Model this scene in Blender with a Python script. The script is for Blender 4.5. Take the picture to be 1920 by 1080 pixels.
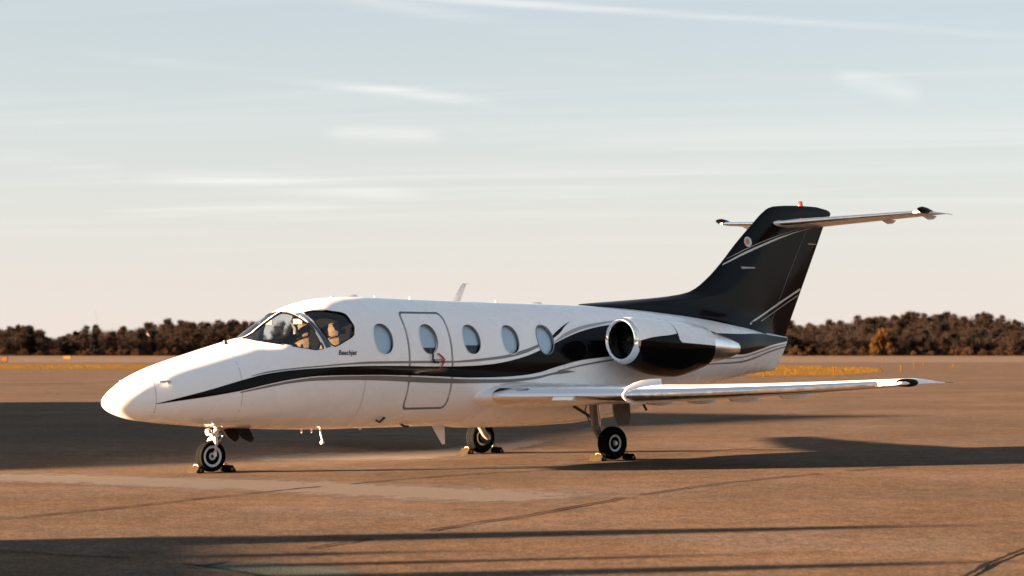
import bpy, bmesh, math, random
from mathutils import Vector, Matrix, noise
random.seed(7)
R = math.radians
for o in list(bpy.data.objects):
    bpy.data.objects.remove(o)
sc = bpy.context.scene
COL = sc.collection

# ------------------------------------------------------------------ camera
EYE = 1.56
cd = bpy.data.cameras.new('camera')
cam = bpy.data.objects.new('camera', cd)
COL.objects.link(cam)
cam.location = (0, 0, EYE)
cam.rotation_euler = (R(90), 0, 0)
cd.lens = 74.06
cd.sensor_width = 36
cd.shift_y = 0.0625
cd.clip_start = .1
cd.clip_end = 20000
cd.dof.use_dof = True
cd.dof.focus_distance = 28.5
cd.dof.aperture_fstop = 2.5
sc.camera = cam

# ------------------------------------------------------------------ sun and sky
SUN_EL, SUN_AZ = 7.2, 13.5      # the shadows run to +X, turned this far away from the camera
sd = Vector((-math.cos(R(SUN_AZ)) * math.cos(R(SUN_EL)), -math.sin(R(SUN_AZ)) * math.cos(R(SUN_EL)), math.sin(R(SUN_EL))))
sl = bpy.data.lights.new('sun', 'SUN')
sl.energy = 5.0
sl.color = (1.0, .65, .41)
sl.angle = R(.53)
sun = bpy.data.objects.new('sun', sl)
COL.objects.link(sun)
sun.rotation_euler = sd.to_track_quat('Z', 'Y').to_euler()
sun.location = (-40, -20, 30)

w = bpy.data.worlds.new('World')
sc.world = w
w.use_nodes = True
nt = w.node_tree
nt.nodes.clear()
def N(t, typ, **kw):
    n = t.nodes.new(typ)
    for k, v in kw.items():
        setattr(n, k, v)
    return n
def M(t, op, a, b=None, c=None, clamp=False):
    n = N(t, 'ShaderNodeMath', operation=op, use_clamp=clamp)
    for i, v in enumerate((a, b, c)):
        if v is None:
            continue
        if isinstance(v, (int, float)):
            n.inputs[i].default_value = v
        else:
            t.links.new(v, n.inputs[i])
    return n.outputs[0]
def MIX(t, fac, a, b, mode='MIX'):
    n = N(t, 'ShaderNodeMix', data_type='RGBA', blend_type=mode)
    for i, v in ((0, fac), (6, a), (7, b)):
        if hasattr(v, 'links'):
            t.links.new(v, n.inputs[i])
        elif i == 0:
            n.inputs[0].default_value = v
        else:
            n.inputs[i].default_value = (*v, 1)
    return n.outputs[2]
def SS(t, v, lo, hi, o0=0., o1=1.):
    n = N(t, 'ShaderNodeMapRange', interpolation_type='SMOOTHSTEP')
    t.links.new(v, n.inputs[0])
    n.inputs[1].default_value, n.inputs[2].default_value = lo, hi
    n.inputs[3].default_value, n.inputs[4].default_value = o0, o1
    return n.outputs[0]
sky = N(nt, 'ShaderNodeTexSky', sky_type='NISHITA', sun_disc=False)
sky.sun_elevation = R(SUN_EL)
sky.sun_rotation = math.atan2(sd.x, sd.y)
sky.altitude = 100
sky.air_density = 1.0
sky.dust_density = 1.6
sky.ozone_density = 1.0
tc = N(nt, 'ShaderNodeTexCoord')
sep = N(nt, 'ShaderNodeSeparateXYZ')
nt.links.new(tc.outputs['Generated'], sep.inputs[0])
zc_ = M(nt, 'MAXIMUM', sep.outputs[2], .025)
cu = M(nt, 'DIVIDE', sep.outputs[0], zc_)
cv = M(nt, 'DIVIDE', sep.outputs[1], zc_)
comb = N(nt, 'ShaderNodeCombineXYZ')
nt.links.new(M(nt, 'MULTIPLY', cu, .22), comb.inputs[0])
nt.links.new(M(nt, 'ADD', cv, M(nt, 'MULTIPLY', cu, .25)), comb.inputs[1])
n1 = N(nt, 'ShaderNodeTexNoise')
n1.inputs['Scale'].default_value = .8
n1.inputs['Detail'].default_value = 7
n1.inputs['Roughness'].default_value = .62
n1.inputs['Distortion'].default_value = .6
nt.links.new(comb.outputs[0], n1.inputs['Vector'])
n2 = N(nt, 'ShaderNodeTexNoise')
n2.inputs['Scale'].default_value = .12
n2.inputs['Detail'].default_value = 2
nt.links.new(comb.outputs[0], n2.inputs['Vector'])
cir = M(nt, 'MULTIPLY', SS(nt, n1.outputs[0], .44, .74), SS(nt, n2.outputs[0], .36, .60))
# contrails: thin bands along great circles
def pxdir(x, y):
    return Vector((x - 960, 3950, 660 - y)).normalized()
trail = None
for (x0, y0, x1, y1, wd, st) in ((780, -4, 1920, 66, .0011, .75), (160, 95, 900, 192, .0016, .6), (640, -5, 1150, 78, .0022, .35), (1570, 140, 1720, 178, .0030, .35), (1000, 104, 1180, 116, .0016, .5), (280, 328, 760, 362, .0024, .55), (0, 292, 220, 318, .0026, .5), (620, 252, 820, 256, .0022, .5), (220, 398, 660, 384, .0016, .4)):
    a_, b_ = pxdir(x0, y0), pxdir(x1, y1)
    nrm = a_.cross(b_).normalized()
    mid = (a_ + b_).normalized()
    half = math.acos(max(-1, min(1, a_.dot(b_)))) / 2
    d1 = N(nt, 'ShaderNodeVectorMath', operation='DOT_PRODUCT')
    nt.links.new(tc.outputs['Generated'], d1.inputs[0])
    d1.inputs[1].default_value = nrm
    d2 = N(nt, 'ShaderNodeVectorMath', operation='DOT_PRODUCT')
    nt.links.new(tc.outputs['Generated'], d2.inputs[0])
    d2.inputs[1].default_value = mid
    wob = M(nt, 'MULTIPLY', M(nt, 'SUBTRACT', n1.outputs[0], .5), wd * 3)
    m1 = SS(nt, M(nt, 'ABSOLUTE', M(nt, 'ADD', d1.outputs['Value'], wob)), 0, wd * 2.6, 1, 0)
    m2 = SS(nt, d2.outputs['Value'], math.cos(half * 1.25), math.cos(half * .55))
    m = M(nt, 'MULTIPLY', M(nt, 'MULTIPLY', m1, m2), M(nt, 'MULTIPLY', SS(nt, n1.outputs[0], .3, .65), st))
    trail = m if trail is None else M(nt, 'MAXIMUM', trail, m)
cl = M(nt, 'ADD', M(nt, 'MULTIPLY', M(nt, 'MULTIPLY', cir, SS(nt, sep.outputs[2], .03, .085)), .38), M(nt, 'MULTIPLY', trail, 1.0), clamp=True)
skyc = MIX(nt, 1.0, sky.outputs[0], (.150, .205, .262), 'MULTIPLY')
# pale ground haze that thins with height all round the horizon, then the cirrus
el = M(nt, 'MAXIMUM', sep.outputs[2], 0.)
hf = M(nt, 'ADD', M(nt, 'MULTIPLY', M(nt, 'EXPONENT', M(nt, 'MULTIPLY', el, -7.0)), .67), .26)  # constant part added overhead to brighten the shaded fuselage side
hzc = MIX(nt, M(nt, 'EXPONENT', M(nt, 'MULTIPLY', el, -17.0)), (1.23, 1.22, 1.20), (1.15, .975, .88))
hz = MIX(nt, hf, skyc, hzc)
fin_ = MIX(nt, M(nt, 'MULTIPLY', cl, .8), hz, (1.30, 1.27, 1.235))
bg = N(nt, 'ShaderNodeBackground')
bg.inputs[1].default_value = .05
nt.links.new(fin_, bg.inputs[0])
wo = N(nt, 'ShaderNodeOutputWorld')
nt.links.new(bg.outputs[0], wo.inputs[0])

vs = sc.view_settings
vs.view_transform = 'Standard'
vs.look = 'None'
vs.exposure = 4.05
vs.gamma = 1.0
vs.use_curve_mapping = False

# ------------------------------------------------------------------ materials
MATS = {}
def mat(name, col=(.5, .5, .5), rough=.5, metal=0., coat=0., spec=.5, vary=0., vscale=6., bump=0., bscale=40., emit=None, rvary=0.):
    if name in MATS:
        return MATS[name]
    m = bpy.data.materials.new(name)
    m.use_nodes = True
    t = m.node_tree
    b = t.nodes['Principled BSDF']
    b.inputs['Base Color'].default_value = (*col, 1)
    b.inputs['Roughness'].default_value = rough
    b.inputs['Metallic'].default_value = metal
    b.inputs['Coat Weight'].default_value = coat
    b.inputs['Coat Roughness'].default_value = .04
    b.inputs['Specular IOR Level'].default_value = spec
    if vary or bump or rvary:
        c = N(t, 'ShaderNodeTexCoord')
        nz = N(t, 'ShaderNodeTexNoise')
        nz.inputs['Scale'].default_value = vscale
        nz.inputs['Detail'].default_value = 6
        t.links.new(c.outputs['Object'], nz.inputs['Vector'])
        if vary:
            f = SS(t, nz.outputs[0], .3, .7)
            lo = tuple(x * (1 - vary) for x in col)
            hi = tuple(min(1, x * (1 + vary)) for x in col)
            t.links.new(MIX(t, f, lo, hi), b.inputs['Base Color'])
        if rvary:
            t.links.new(SS(t, nz.outputs[0], .3, .7, max(.02, rough - rvary), rough + rvary), b.inputs['Roughness'])
        if bump:
            n3 = N(t, 'ShaderNodeTexNoise')
            n3.inputs['Scale'].default_value = bscale
            n3.inputs['Detail'].default_value = 4
            t.links.new(c.outputs['Object'], n3.inputs['Vector'])
            bp = N(t, 'ShaderNodeBump')
            bp.inputs['Strength'].default_value = bump
            bp.inputs['Distance'].default_value = .02
            t.links.new(n3.outputs[0], bp.inputs['Height'])
            t.links.new(bp.outputs[0], b.inputs['Normal'])
    MATS[name] = m
    return m
WHITE = mat('white_paint', (.90, .90, .895), .26, coat=.7, vary=.01, vscale=2.3, rvary=.07)
BLACK = mat('black_paint', (.003, .003, .0034), .10, coat=0., spec=.11, rvary=.05, vscale=2)
SILVER = mat('silver_stripe_paint', (.34, .33, .32), .3, coat=.8)
PALE = mat('pale_stripe_paint', (.62, .60, .57), .3, coat=.6)
GREYP = mat('grey_paint', (.16, .155, .15), .35, coat=.5)
POLISH = mat('polished_metal', (.82, .82, .82), .13, metal=1., rvary=.05, vscale=9)
STEEL = mat('steel', (.55, .54, .52), .32, metal=1., vary=.1, vscale=20)
EXH = mat('exhaust_metal', (.86, .83, .80), .24, metal=1., vary=.12, vscale=5)
DARKM = mat('dark_metal', (.04, .038, .036), .45, metal=.6)
RUBBER = mat('tyre_rubber', (.0038, .0037, .0036), .85, spec=.05, vary=.25, vscale=12, bump=.15)
SEAL = mat('door_seal_rubber', (.20, .22, .24), .6)
SEAM = mat('panel_seam', (.55, .55, .55), .6)
RIMM = mat('wheel_paint', (.60, .61, .61), .35, vary=.08, vscale=15)
GEARW = mat('gear_paint', (.70, .69, .66), .35, vary=.1, vscale=14)
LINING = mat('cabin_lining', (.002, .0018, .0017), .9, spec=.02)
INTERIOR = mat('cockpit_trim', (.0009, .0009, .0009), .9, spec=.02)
FANM = mat('fan_metal', (.010, .009, .009), .5, spec=.2)
GEAR_SHADE = mat('gear_shade_grey', (.17, .155, .14), .45, vary=.15, vscale=10)  # grey puts wing shade into the white gear door; struts share it
TAXIY = mat('marker_yellow', (.060, .028, .002), .9, spec=.02)
SHEEP = mat('seat_cover', (.050, .036, .024), .95, spec=.05, vary=.25, vscale=18, bump=.4, bscale=60)
PANE = mat('cabin_pane', (.27, .35, .41), .06, coat=1.0)
ANT = mat('antenna_paint', (.84, .84, .83), .4)
BLACKM = mat('black_matte', (.012, .012, .012), .5)
RED = mat('red_ribbon', (.55, .03, .03), .7)
YELLOW = mat('yellow_paint', (.11, .066, .018), .6, vary=.2, vscale=30)
ORANGEL = mat('beacon_lens', (.30, .02, .006), .15, coat=1.0)
NAVGLASS = mat('nav_light_cover', (.003, .0035, .005), .3, spec=.12)
BARK = mat('bark', (.012, .009, .007), .9, spec=.05, vary=.3, vscale=2)
def glass_mat():
    m = bpy.data.materials.new('cockpit_glass')
    m.use_nodes = True
    t = m.node_tree
    t.nodes.clear()
    tr = N(t, 'ShaderNodeBsdfTransparent')
    tr.inputs[0].default_value = (.95, .97, .97, 1)
    gl = N(t, 'ShaderNodeBsdfGlossy')
    gl.inputs['Roughness'].default_value = .02
    lw = N(t, 'ShaderNodeLayerWeight')
    lw.inputs[0].default_value = .5
    frs = M(t, 'ADD', M(t, 'MULTIPLY', M(t, 'POWER', lw.outputs['Facing'], 5.0), .6), .035)
    mx = N(t, 'ShaderNodeMixShader')
    t.links.new(frs, mx.inputs[0])
    t.links.new(tr.outputs[0], mx.inputs[1])
    t.links.new(gl.outputs[0], mx.inputs[2])
    o = N(t, 'ShaderNodeOutputMaterial')
    t.links.new(mx.outputs[0], o.inputs[0])
    return m
GLASS = glass_mat()
def asphalt_mat(name, cols, streak=.6, grain=.55, greying=1.):
    "weathered paving: large blotches, long tyre streaks, aggregate grain"
    m = bpy.data.materials.new(name)
    m.use_nodes = True
    t = m.node_tree
    b = t.nodes['Principled BSDF']
    c = N(t, 'ShaderNodeTexCoord')
    def nz(scale, det=5, vec=None, rough=.6):
        n = N(t, 'ShaderNodeTexNoise')
        n.inputs['Scale'].default_value = scale
        n.inputs['Detail'].default_value = det
        n.inputs['Roughness'].default_value = rough
        t.links.new(vec or c.outputs['Object'], n.inputs['Vector'])
        return n.outputs[0]
    mp = N(t, 'ShaderNodeMapping')
    mp.inputs['Scale'].default_value = (.06, .5, 1)
    mp.inputs['Rotation'].default_value = (0, 0, R(-9))
    t.links.new(c.outputs['Object'], mp.inputs[0])
    big = SS(t, nz(.16, 6, rough=.68), .36, .64)
    st = SS(t, nz(1.0, 6, mp.outputs[0]), .35, .68)
    col = MIX(t, big, cols[0], cols[1])
    col = MIX(t, M(t, 'MULTIPLY', st, streak), col, cols[2])
    grey = SS(t, nz(.33, 6, rough=.7), .42, .70, .18 * greying, .85 * greying)
    hsv = N(t, 'ShaderNodeHueSaturation')
    hsv.inputs['Saturation'].default_value = .55
    t.links.new(col, hsv.inputs['Color'])
    col = MIX(t, grey, col, hsv.outputs[0])
    fine = SS(t, nz(38, 4, rough=.75), .32, .68, 1 - grain, 1 + grain)
    mid = M(t, 'MULTIPLY', SS(t, nz(2.2, 6, rough=.7), .3, .7, .82, 1.17), SS(t, nz(11, 5, rough=.7), .32, .68, .72, 1.25))
    vm = N(t, 'ShaderNodeVectorMath', operation='SCALE')
    t.links.new(col, vm.inputs[0])
    stain = SS(t, nz(.75, 5, rough=.65), .60, .74, 1.0, .68)
    t.links.new(M(t, 'MULTIPLY', M(t, 'MULTIPLY', fine, mid), stain), vm.inputs['Scale'])
    t.links.new(vm.outputs[0], b.inputs['Base Color'])
    b.inputs['Roughness'].default_value = .95
    b.inputs['Specular IOR Level'].default_value = .04
    bp = N(t, 'ShaderNodeBump')
    bp.inputs['Strength'].default_value = .6
    bp.inputs['Distance'].default_value = .012
    t.links.new(nz(60, 4, rough=.7), bp.inputs['Height'])
    t.links.new(bp.outputs[0], b.inputs['Normal'])
    return m
ASPH = asphalt_mat('apron_asphalt', ((.070, .0450, .0260), (.102, .0610, .0330), (.060, .0460, .0340)))
CONC = asphalt_mat('runway_concrete', ((.10, .074, .055), (.12, .088, .064), (.088, .066, .050)), .4, .15)
FIELD = asphalt_mat('dry_field', ((.11, .066, .032), (.14, .080, .036), (.075, .048, .024)), .7, .3)
STRAW = asphalt_mat("straw_ground", ((.115, .060, .0050), (.130, .069, .0060), (.100, .053, .0055)), .4, .3, 0.)
def patch_mat(name, col, base, dens):
    "surface patch with an uneven, broken edge"
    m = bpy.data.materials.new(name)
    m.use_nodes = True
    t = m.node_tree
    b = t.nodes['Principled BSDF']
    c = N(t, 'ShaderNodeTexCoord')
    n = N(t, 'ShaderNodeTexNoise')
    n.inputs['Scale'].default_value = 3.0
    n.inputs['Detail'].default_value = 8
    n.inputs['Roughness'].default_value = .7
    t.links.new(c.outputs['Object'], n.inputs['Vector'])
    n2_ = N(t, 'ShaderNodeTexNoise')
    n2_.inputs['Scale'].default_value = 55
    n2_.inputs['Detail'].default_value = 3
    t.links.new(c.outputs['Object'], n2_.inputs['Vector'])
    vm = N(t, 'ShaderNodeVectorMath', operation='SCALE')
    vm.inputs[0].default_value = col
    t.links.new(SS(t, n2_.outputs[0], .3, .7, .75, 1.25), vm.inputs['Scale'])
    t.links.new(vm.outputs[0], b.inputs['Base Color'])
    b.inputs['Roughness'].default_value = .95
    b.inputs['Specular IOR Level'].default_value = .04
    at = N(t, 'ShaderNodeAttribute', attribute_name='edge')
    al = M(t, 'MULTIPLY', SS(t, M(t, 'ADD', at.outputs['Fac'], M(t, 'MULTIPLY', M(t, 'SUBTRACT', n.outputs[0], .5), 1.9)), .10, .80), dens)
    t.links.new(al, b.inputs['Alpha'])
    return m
def twig_mat(name, c1, c2):
    m = bpy.data.materials.new(name)
    m.use_nodes = True
    t = m.node_tree
    b = t.nodes['Principled BSDF']
    oi = N(t, 'ShaderNodeObjectInfo')
    c = N(t, 'ShaderNodeTexCoord')
    n = N(t, 'ShaderNodeTexNoise')
    n.inputs['Scale'].default_value = .9
    n.inputs['Detail'].default_value = 3
    t.links.new(c.outputs['Object'], n.inputs['Vector'])
    f = M(t, 'ADD', M(t, 'MULTIPLY', oi.outputs['Random'], .6), M(t, 'MULTIPLY', n.outputs[0], .5), clamp=True)
    t.links.new(MIX(t, f, c1, c2), b.inputs['Base Color'])
    b.inputs['Roughness'].default_value = .95
    b.inputs['Specular IOR Level'].default_value = .02
    return m
TWIG = twig_mat('bare_twigs', (.0095, .0074, .0064), (.0195, .0130, .0100))
TWIGD = twig_mat('dark_evergreen', (.0042, .0050, .0052), (.0090, .0090, .0083))
TWIGG = twig_mat('golden_twigs', (.030, .0155, .0045), (.045, .023, .007))
TWIGO = twig_mat('rusty_brush', (.0165, .0095, .0058), (.034, .0185, .009))

# ------------------------------------------------------------------ mesh helpers
def link(name, me, parent=None, **props):
    o = bpy.data.objects.new(name, me)
    COL.objects.link(o)
    if parent is not None:
        o.parent = parent
    for k, v in props.items():
        o[k] = v
    return o
def empty(name, loc=(0, 0, 0), rz=0., **props):
    o = link(name, None, **props)
    o.location = loc
    o.rotation_euler = (0, 0, rz)
    o.empty_display_size = .3
    return o
class MB:
    def __init__(s):
        s.v, s.f, s.mi = [], [], []
    def add(s, v, f, mi=0):
        k = len(s.v)
        s.v += [tuple(x) for x in v]
        s.f += [tuple(i + k for i in q) for q in f]
        s.mi += [mi] * len(f)
        return s
    def box(s, lo, hi, mi=0):
        x0, y0, z0 = lo
        x1, y1, z1 = hi
        return s.add([(x0, y0, z0), (x1, y0, z0), (x1, y1, z0), (x0, y1, z0), (x0, y0, z1), (x1, y0, z1), (x1, y1, z1), (x0, y1, z1)],
                     [(0, 3, 2, 1), (4, 5, 6, 7), (0, 1, 5, 4), (1, 2, 6, 5), (2, 3, 7, 6), (3, 0, 4, 7)], mi)
    def loft(s, rings, caps=(True, True), mi=0, closed=True):
        n = len(rings[0])
        v = [p for r in rings for p in r]
        f = []
        for i in range(len(rings) - 1):
            for j in range(n if closed else n - 1):
                k = (j + 1) % n
                f.append((i * n + j, i * n + k, (i + 1) * n + k, (i + 1) * n + j))
        if caps[0]:
            f.append(tuple(range(n))[::-1])
        if caps[1]:
            f.append(tuple(range((len(rings) - 1) * n, len(rings) * n)))
        return s.add(v, f, mi)
    def tube(s, pts, rad, n=10, mi=0):
        pts = [Vector(p) for p in pts]
        rings = []
        up = Vector((0, 0, 1))
        for i, p in enumerate(pts):
            d = (pts[min(i + 1, len(pts) - 1)] - pts[max(i - 1, 0)]).normalized()
            u = up if abs(d.dot(up)) < .95 else Vector((1, 0, 0))
            e1 = d.cross(u).normalized()
            e2 = d.cross(e1)
            r = rad[i] if isinstance(rad, (list, tuple)) else rad
            rings.append([p + e1 * r * math.cos(2 * math.pi * k / n) + e2 * r * math.sin(2 * math.pi * k / n) for k in range(n)])
        return s.loft(rings, mi=mi)
    def lathe(s, prof, o, ax, n=32, mi=0):
        "prof: (distance along ax, radius)"
        ax = Vector(ax).normalized()
        u = Vector((0, 0, 1)) if abs(ax.z) < .9 else Vector((1, 0, 0))
        e1 = ax.cross(u).normalized()
        e2 = ax.cross(e1)
        o = Vector(o)
        rings = [[o + ax * d + (e1 * math.cos(2 * math.pi * k / n) + e2 * math.sin(2 * math.pi * k / n)) * max(r, 1e-4) for k in range(n)] for d, r in prof]
        return s.loft(rings, mi=mi)
    def mesh(s, name, mats, smooth=35., recalc=True):
        me = bpy.data.meshes.new(name)
        me.from_pydata(s.v, [], s.f)
        if not isinstance(mats, (list, tuple)):
            mats = [mats]
        for m in mats:
            me.materials.append(m)
        me.polygons.foreach_set('material_index', s.mi)
        if recalc:
            bm = bmesh.new()
            bm.from_mesh(me)
            bmesh.ops.recalc_face_normals(bm, faces=bm.faces)
            bm.to_mesh(me)
            bm.free()
        if smooth:
            me.polygons.foreach_set('use_smooth', [True] * len(me.polygons))
            me.set_sharp_from_angle(angle=R(smooth))
        me.update()
        return me
    def obj(s, name, mats, parent=None, smooth=35., recalc=True, **props):
        return link(name, s.mesh(name, mats, smooth, recalc), parent, **props)
def pchip(xs, ys):
    n = len(xs)
    h = [xs[i + 1] - xs[i] for i in range(n - 1)]
    d = [(ys[i + 1] - ys[i]) / h[i] for i in range(n - 1)]
    m = [0] * n
    m[0], m[-1] = d[0], d[-1]
    for i in range(1, n - 1):
        if d[i - 1] * d[i] > 0:
            w1, w2 = 2 * h[i] + h[i - 1], h[i] + 2 * h[i - 1]
            m[i] = (w1 + w2) / (w1 / d[i - 1] + w2 / d[i])
    def f(x):
        x = min(max(x, xs[0]), xs[-1])
        i = 0
        while i < n - 2 and x > xs[i + 1]:
            i += 1
        t = (x - xs[i]) / h[i]
        t2, t3 = t * t, t * t * t
        return (2 * t3 - 3 * t2 + 1) * ys[i] + (t3 - 2 * t2 + t) * h[i] * m[i] + (-2 * t3 + 3 * t2) * ys[i + 1] + (t3 - t2) * h[i] * m[i + 1]
    return f
def boolean(a, b, op):
    "a, b meshes -> new mesh (exact solver)"
    oa, ob = bpy.data.objects.new('tmp_a', a), bpy.data.objects.new('tmp_b', b)
    COL.objects.link(oa)
    COL.objects.link(ob)
    md = oa.modifiers.new('b', 'BOOLEAN')
    md.operation, md.object, md.solver = op, ob, 'EXACT'
    md.material_mode = 'INDEX'
    dg = bpy.context.evaluated_depsgraph_get()
    me = bpy.data.meshes.new_from_object(oa.evaluated_get(dg))
    bpy.data.objects.remove(oa)
    bpy.data.objects.remove(ob)
    return me
def g(x, y, lift=0.):
    "ground point seen at (x, y) of the 1920 x 1080 picture"
    Y = EYE * 3950 / (y - 660)
    return ((x - 960) / 3950 * Y, Y, lift)

# ------------------------------------------------------------------ ground
def sheet(name, pts, z, m, parent=None, **props):
    me = bpy.data.meshes.new(name)
    me.from_pydata([(p[0], p[1], z) for p in pts], [], [tuple(range(len(pts)))])
    me.materials.append(m)
    o = link(name, me, parent, **props)
    if me.polygons[0].normal.z < 0:
        me.flip_normals()
    return o
def hill_h(x, y):
    t = max(0, min(1, (y - 885) / 200))
    t = t * t * (3 - 2 * t)
    px = x / max(y, 1) * 3950 + 960
    f = pchip([-2000, -400, 0, 60, 95, 140, 240, 330, 470, 960, 1480, 1560, 1640, 1740, 1850, 1950, 2400, 4000],
              [10, 8, 5.8, 5.8, 2.2, 3.2, 5.6, 9.0, 8.2, 8, 7.6, 8.6, 10.6, 12.8, 11.8, 9.2, 9, 10])
    return t * f(px) + (noise.noise((x * .02, y * .02, 0)) * .5 * t)
mb = MB()
xs = [-4000, -2500, -1500, -900] + [-600 + 20 * i for i in range(61)] + [900, 1500, 2500, 4000]
ys = [-1500, -200, 0, 200, 500, 700, 850, 880] + [892 + 12 * i for i in range(25)] + [1300, 1700, 2500, 4500, 9000]
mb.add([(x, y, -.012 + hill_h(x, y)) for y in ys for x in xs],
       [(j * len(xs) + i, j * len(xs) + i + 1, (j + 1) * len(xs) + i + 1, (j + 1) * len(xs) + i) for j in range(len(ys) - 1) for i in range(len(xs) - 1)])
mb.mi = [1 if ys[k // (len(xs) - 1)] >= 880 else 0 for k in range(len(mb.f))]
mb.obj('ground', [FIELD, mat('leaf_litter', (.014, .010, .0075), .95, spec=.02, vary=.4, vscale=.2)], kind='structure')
sheet('apron', [(-500, -90), (500, -90), (500, 505), (-500, 505)], -.004, ASPH, kind='structure')
sheet('runway', [(-500, 305), (500, 330), (500, 512), (-500, 512)], .0, CONC, kind='structure')
isl = [(-400, 193), (-60, 193), (-20, 188), (2, 162), (16.5, 136), (22, 140), (29, 165), (36, 206), (35.6, 222), (29, 246), (-20, 262), (-400, 268)]
sheet('grass_island', isl, .004, STRAW, kind='structure')
# straw tufts standing on the island
def inside(pt, poly):
    c = False
    for i in range(len(poly)):
        (x1, y1), (x2, y2) = poly[i - 1], poly[i]
        if (y1 > pt[1]) != (y2 > pt[1]) and pt[0] < (x2 - x1) * (pt[1] - y1) / (y2 - y1) + x1:
            c = not c
    return c
v, f = [], []
n_ = 0
while n_ < 5000:
    x, y = random.uniform(-75, 38), random.uniform(134, 268)
    if abs(x / y) > .3 or not inside((x, y), isl):
        continue
    n_ += 1
    for q in range(3):
        a = random.random() * 6.28
        h, wd = random.uniform(.02, .06), random.uniform(.02, .05)
        dx, dy = math.cos(a), math.sin(a)
        k = len(v)
        ox, oy = x + random.uniform(-.2, .2), y + random.uniform(-.2, .2)
        v += [(ox - dx * wd, oy - dy * wd, .004), (ox + dx * wd, oy + dy * wd, .004), (ox + random.uniform(-.1, .1), oy + random.uniform(-.1, .1), h)]
        f.append((k, k + 1, k + 2))
me = bpy.data.meshes.new('dry_grass')
me.from_pydata(v, [], f)
me.materials.append(mat('straw_blades', (.110, .058, .0050), .9, spec=.02, vary=.25, vscale=.3))
link('dry_grass', me, label='short straw coloured grass covering the island beside the taxiway', category='grass', kind='stuff')
# worn and pale patches, crack sealing and a broad dark line on the apron
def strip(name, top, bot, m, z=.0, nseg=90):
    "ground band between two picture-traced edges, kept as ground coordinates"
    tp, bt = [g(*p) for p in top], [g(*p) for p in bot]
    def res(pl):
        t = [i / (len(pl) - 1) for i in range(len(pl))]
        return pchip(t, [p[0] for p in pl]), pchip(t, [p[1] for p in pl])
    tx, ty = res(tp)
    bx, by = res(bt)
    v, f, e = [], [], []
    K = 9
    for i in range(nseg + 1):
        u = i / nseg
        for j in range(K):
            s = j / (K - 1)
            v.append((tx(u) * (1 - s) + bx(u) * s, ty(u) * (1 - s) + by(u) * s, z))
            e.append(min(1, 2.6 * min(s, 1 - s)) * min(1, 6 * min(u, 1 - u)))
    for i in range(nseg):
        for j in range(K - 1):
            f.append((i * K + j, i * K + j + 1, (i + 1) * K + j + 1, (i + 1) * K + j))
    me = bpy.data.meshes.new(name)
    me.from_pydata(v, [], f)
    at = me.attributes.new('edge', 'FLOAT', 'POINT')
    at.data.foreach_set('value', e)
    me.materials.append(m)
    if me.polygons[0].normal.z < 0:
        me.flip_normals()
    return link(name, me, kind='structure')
PALE_PATCH = patch_mat('pale_grey_patch', (.125, .108, .094), None, .85)
WORN2 = patch_mat('worn_green_paint', (.085, .095, .080), None, .75)
strip('pavement_patch', [(-200, 880), (100, 885), (420, 892), (640, 897), (900, 909), (1240, 921)], [(-200, 908), (80, 911), (360, 923), (640, 938), (900, 950), (1215, 938)], PALE_PATCH, .0)  # worn strip, extended and greyed to take in shadow penumbra
strip('pavement_patch', [(405, 858), (560, 847), (740, 840), (930, 828), (1060, 815)], [(400, 866), (560, 868), (740, 868), (930, 851), (1070, 825)], PALE_PATCH, .0)  # lighter grey band than the paving around it
strip('pavement_patch', [(340, 1056), (440, 1050), (560, 1053), (720, 1068)], [(340, 1064), (430, 1080), (560, 1092), (760, 1096)], WORN2, .0)
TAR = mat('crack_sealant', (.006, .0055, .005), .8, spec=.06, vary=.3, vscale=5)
def crack(pts, wd, z=.004, jag=.05):
    P = [Vector(g(*p)) for p in pts]
    out = []
    for i in range(len(P) - 1):
        k = max(2, int((P[i + 1] - P[i]).length / .12))
        for j in range(k):
            out.append(P[i].lerp(P[i + 1], j / k))
    out.append(P[-1])
    v, f = [], []
    for i, p in enumerate(out):
        d = (out[min(i + 1, len(out) - 1)] - out[max(0, i - 1)]).normalized()
        n = Vector((-d.y, d.x, 0))
        off = noise.noise((p.x * 1.5, p.y * 1.5, 3)) * jag + noise.noise((p.x * 6, p.y * 6, 7)) * jag * .5
        ww = wd * .62 * (.5 + .9 * abs(noise.noise((p.x * 2.5, p.y * 2.5, 9))) + random.uniform(0, .35))
        v += [(p + n * (off + ww / 2))[:2] + (z,), (p + n * (off - ww / 2))[:2] + (z,)]
        if i and (jag < .02 or noise.noise((p.x * 1.3, p.y * 1.3, 21)) > -.22):
            f.append((2 * i - 2, 2 * i - 1, 2 * i + 1, 2 * i))
    me = bpy.data.meshes.new('crack_line')
    me.from_pydata(v, [], f)
    me.materials.append(TAR)
    if me.polygons[0].normal.z < 0:
        me.flip_normals()
    return link('crack_line', me, kind='structure')
crack([(-30, 976), (150, 959), (300, 943), (430, 929), (560, 916), (640, 909), (760, 898), (900, 888), (1060, 880)], .075)
crack([(380, 1062), (560, 1031), (680, 1012), (770, 1001), (830, 990), (1000, 964), (1100, 946), (1200, 928), (1350, 906), (1560, 886), (1720, 872)], .075)
crack([(1780, 1098), (1850, 1058), (1940, 1022), (2010, 1000)], .085, jag=.010)
crack([(-20, 1032), (110, 1040), (240, 1046), (380, 1062), (540, 1088)], .07)
crack([(1200, 858), (1400, 840), (1560, 832), (1760, 818), (1930, 808)], .05)
crack([(1180, 762), (1420, 752), (1700, 746), (1930, 742)], .10)
crack([(1300, 790), (1500, 774), (1930, 752)], .08)
crack([(-40, 719.5), (120, 718.5), (330, 717)], 1.1, jag=.3)  # broad dark line across the far paving, drawn with the crack routine
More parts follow.
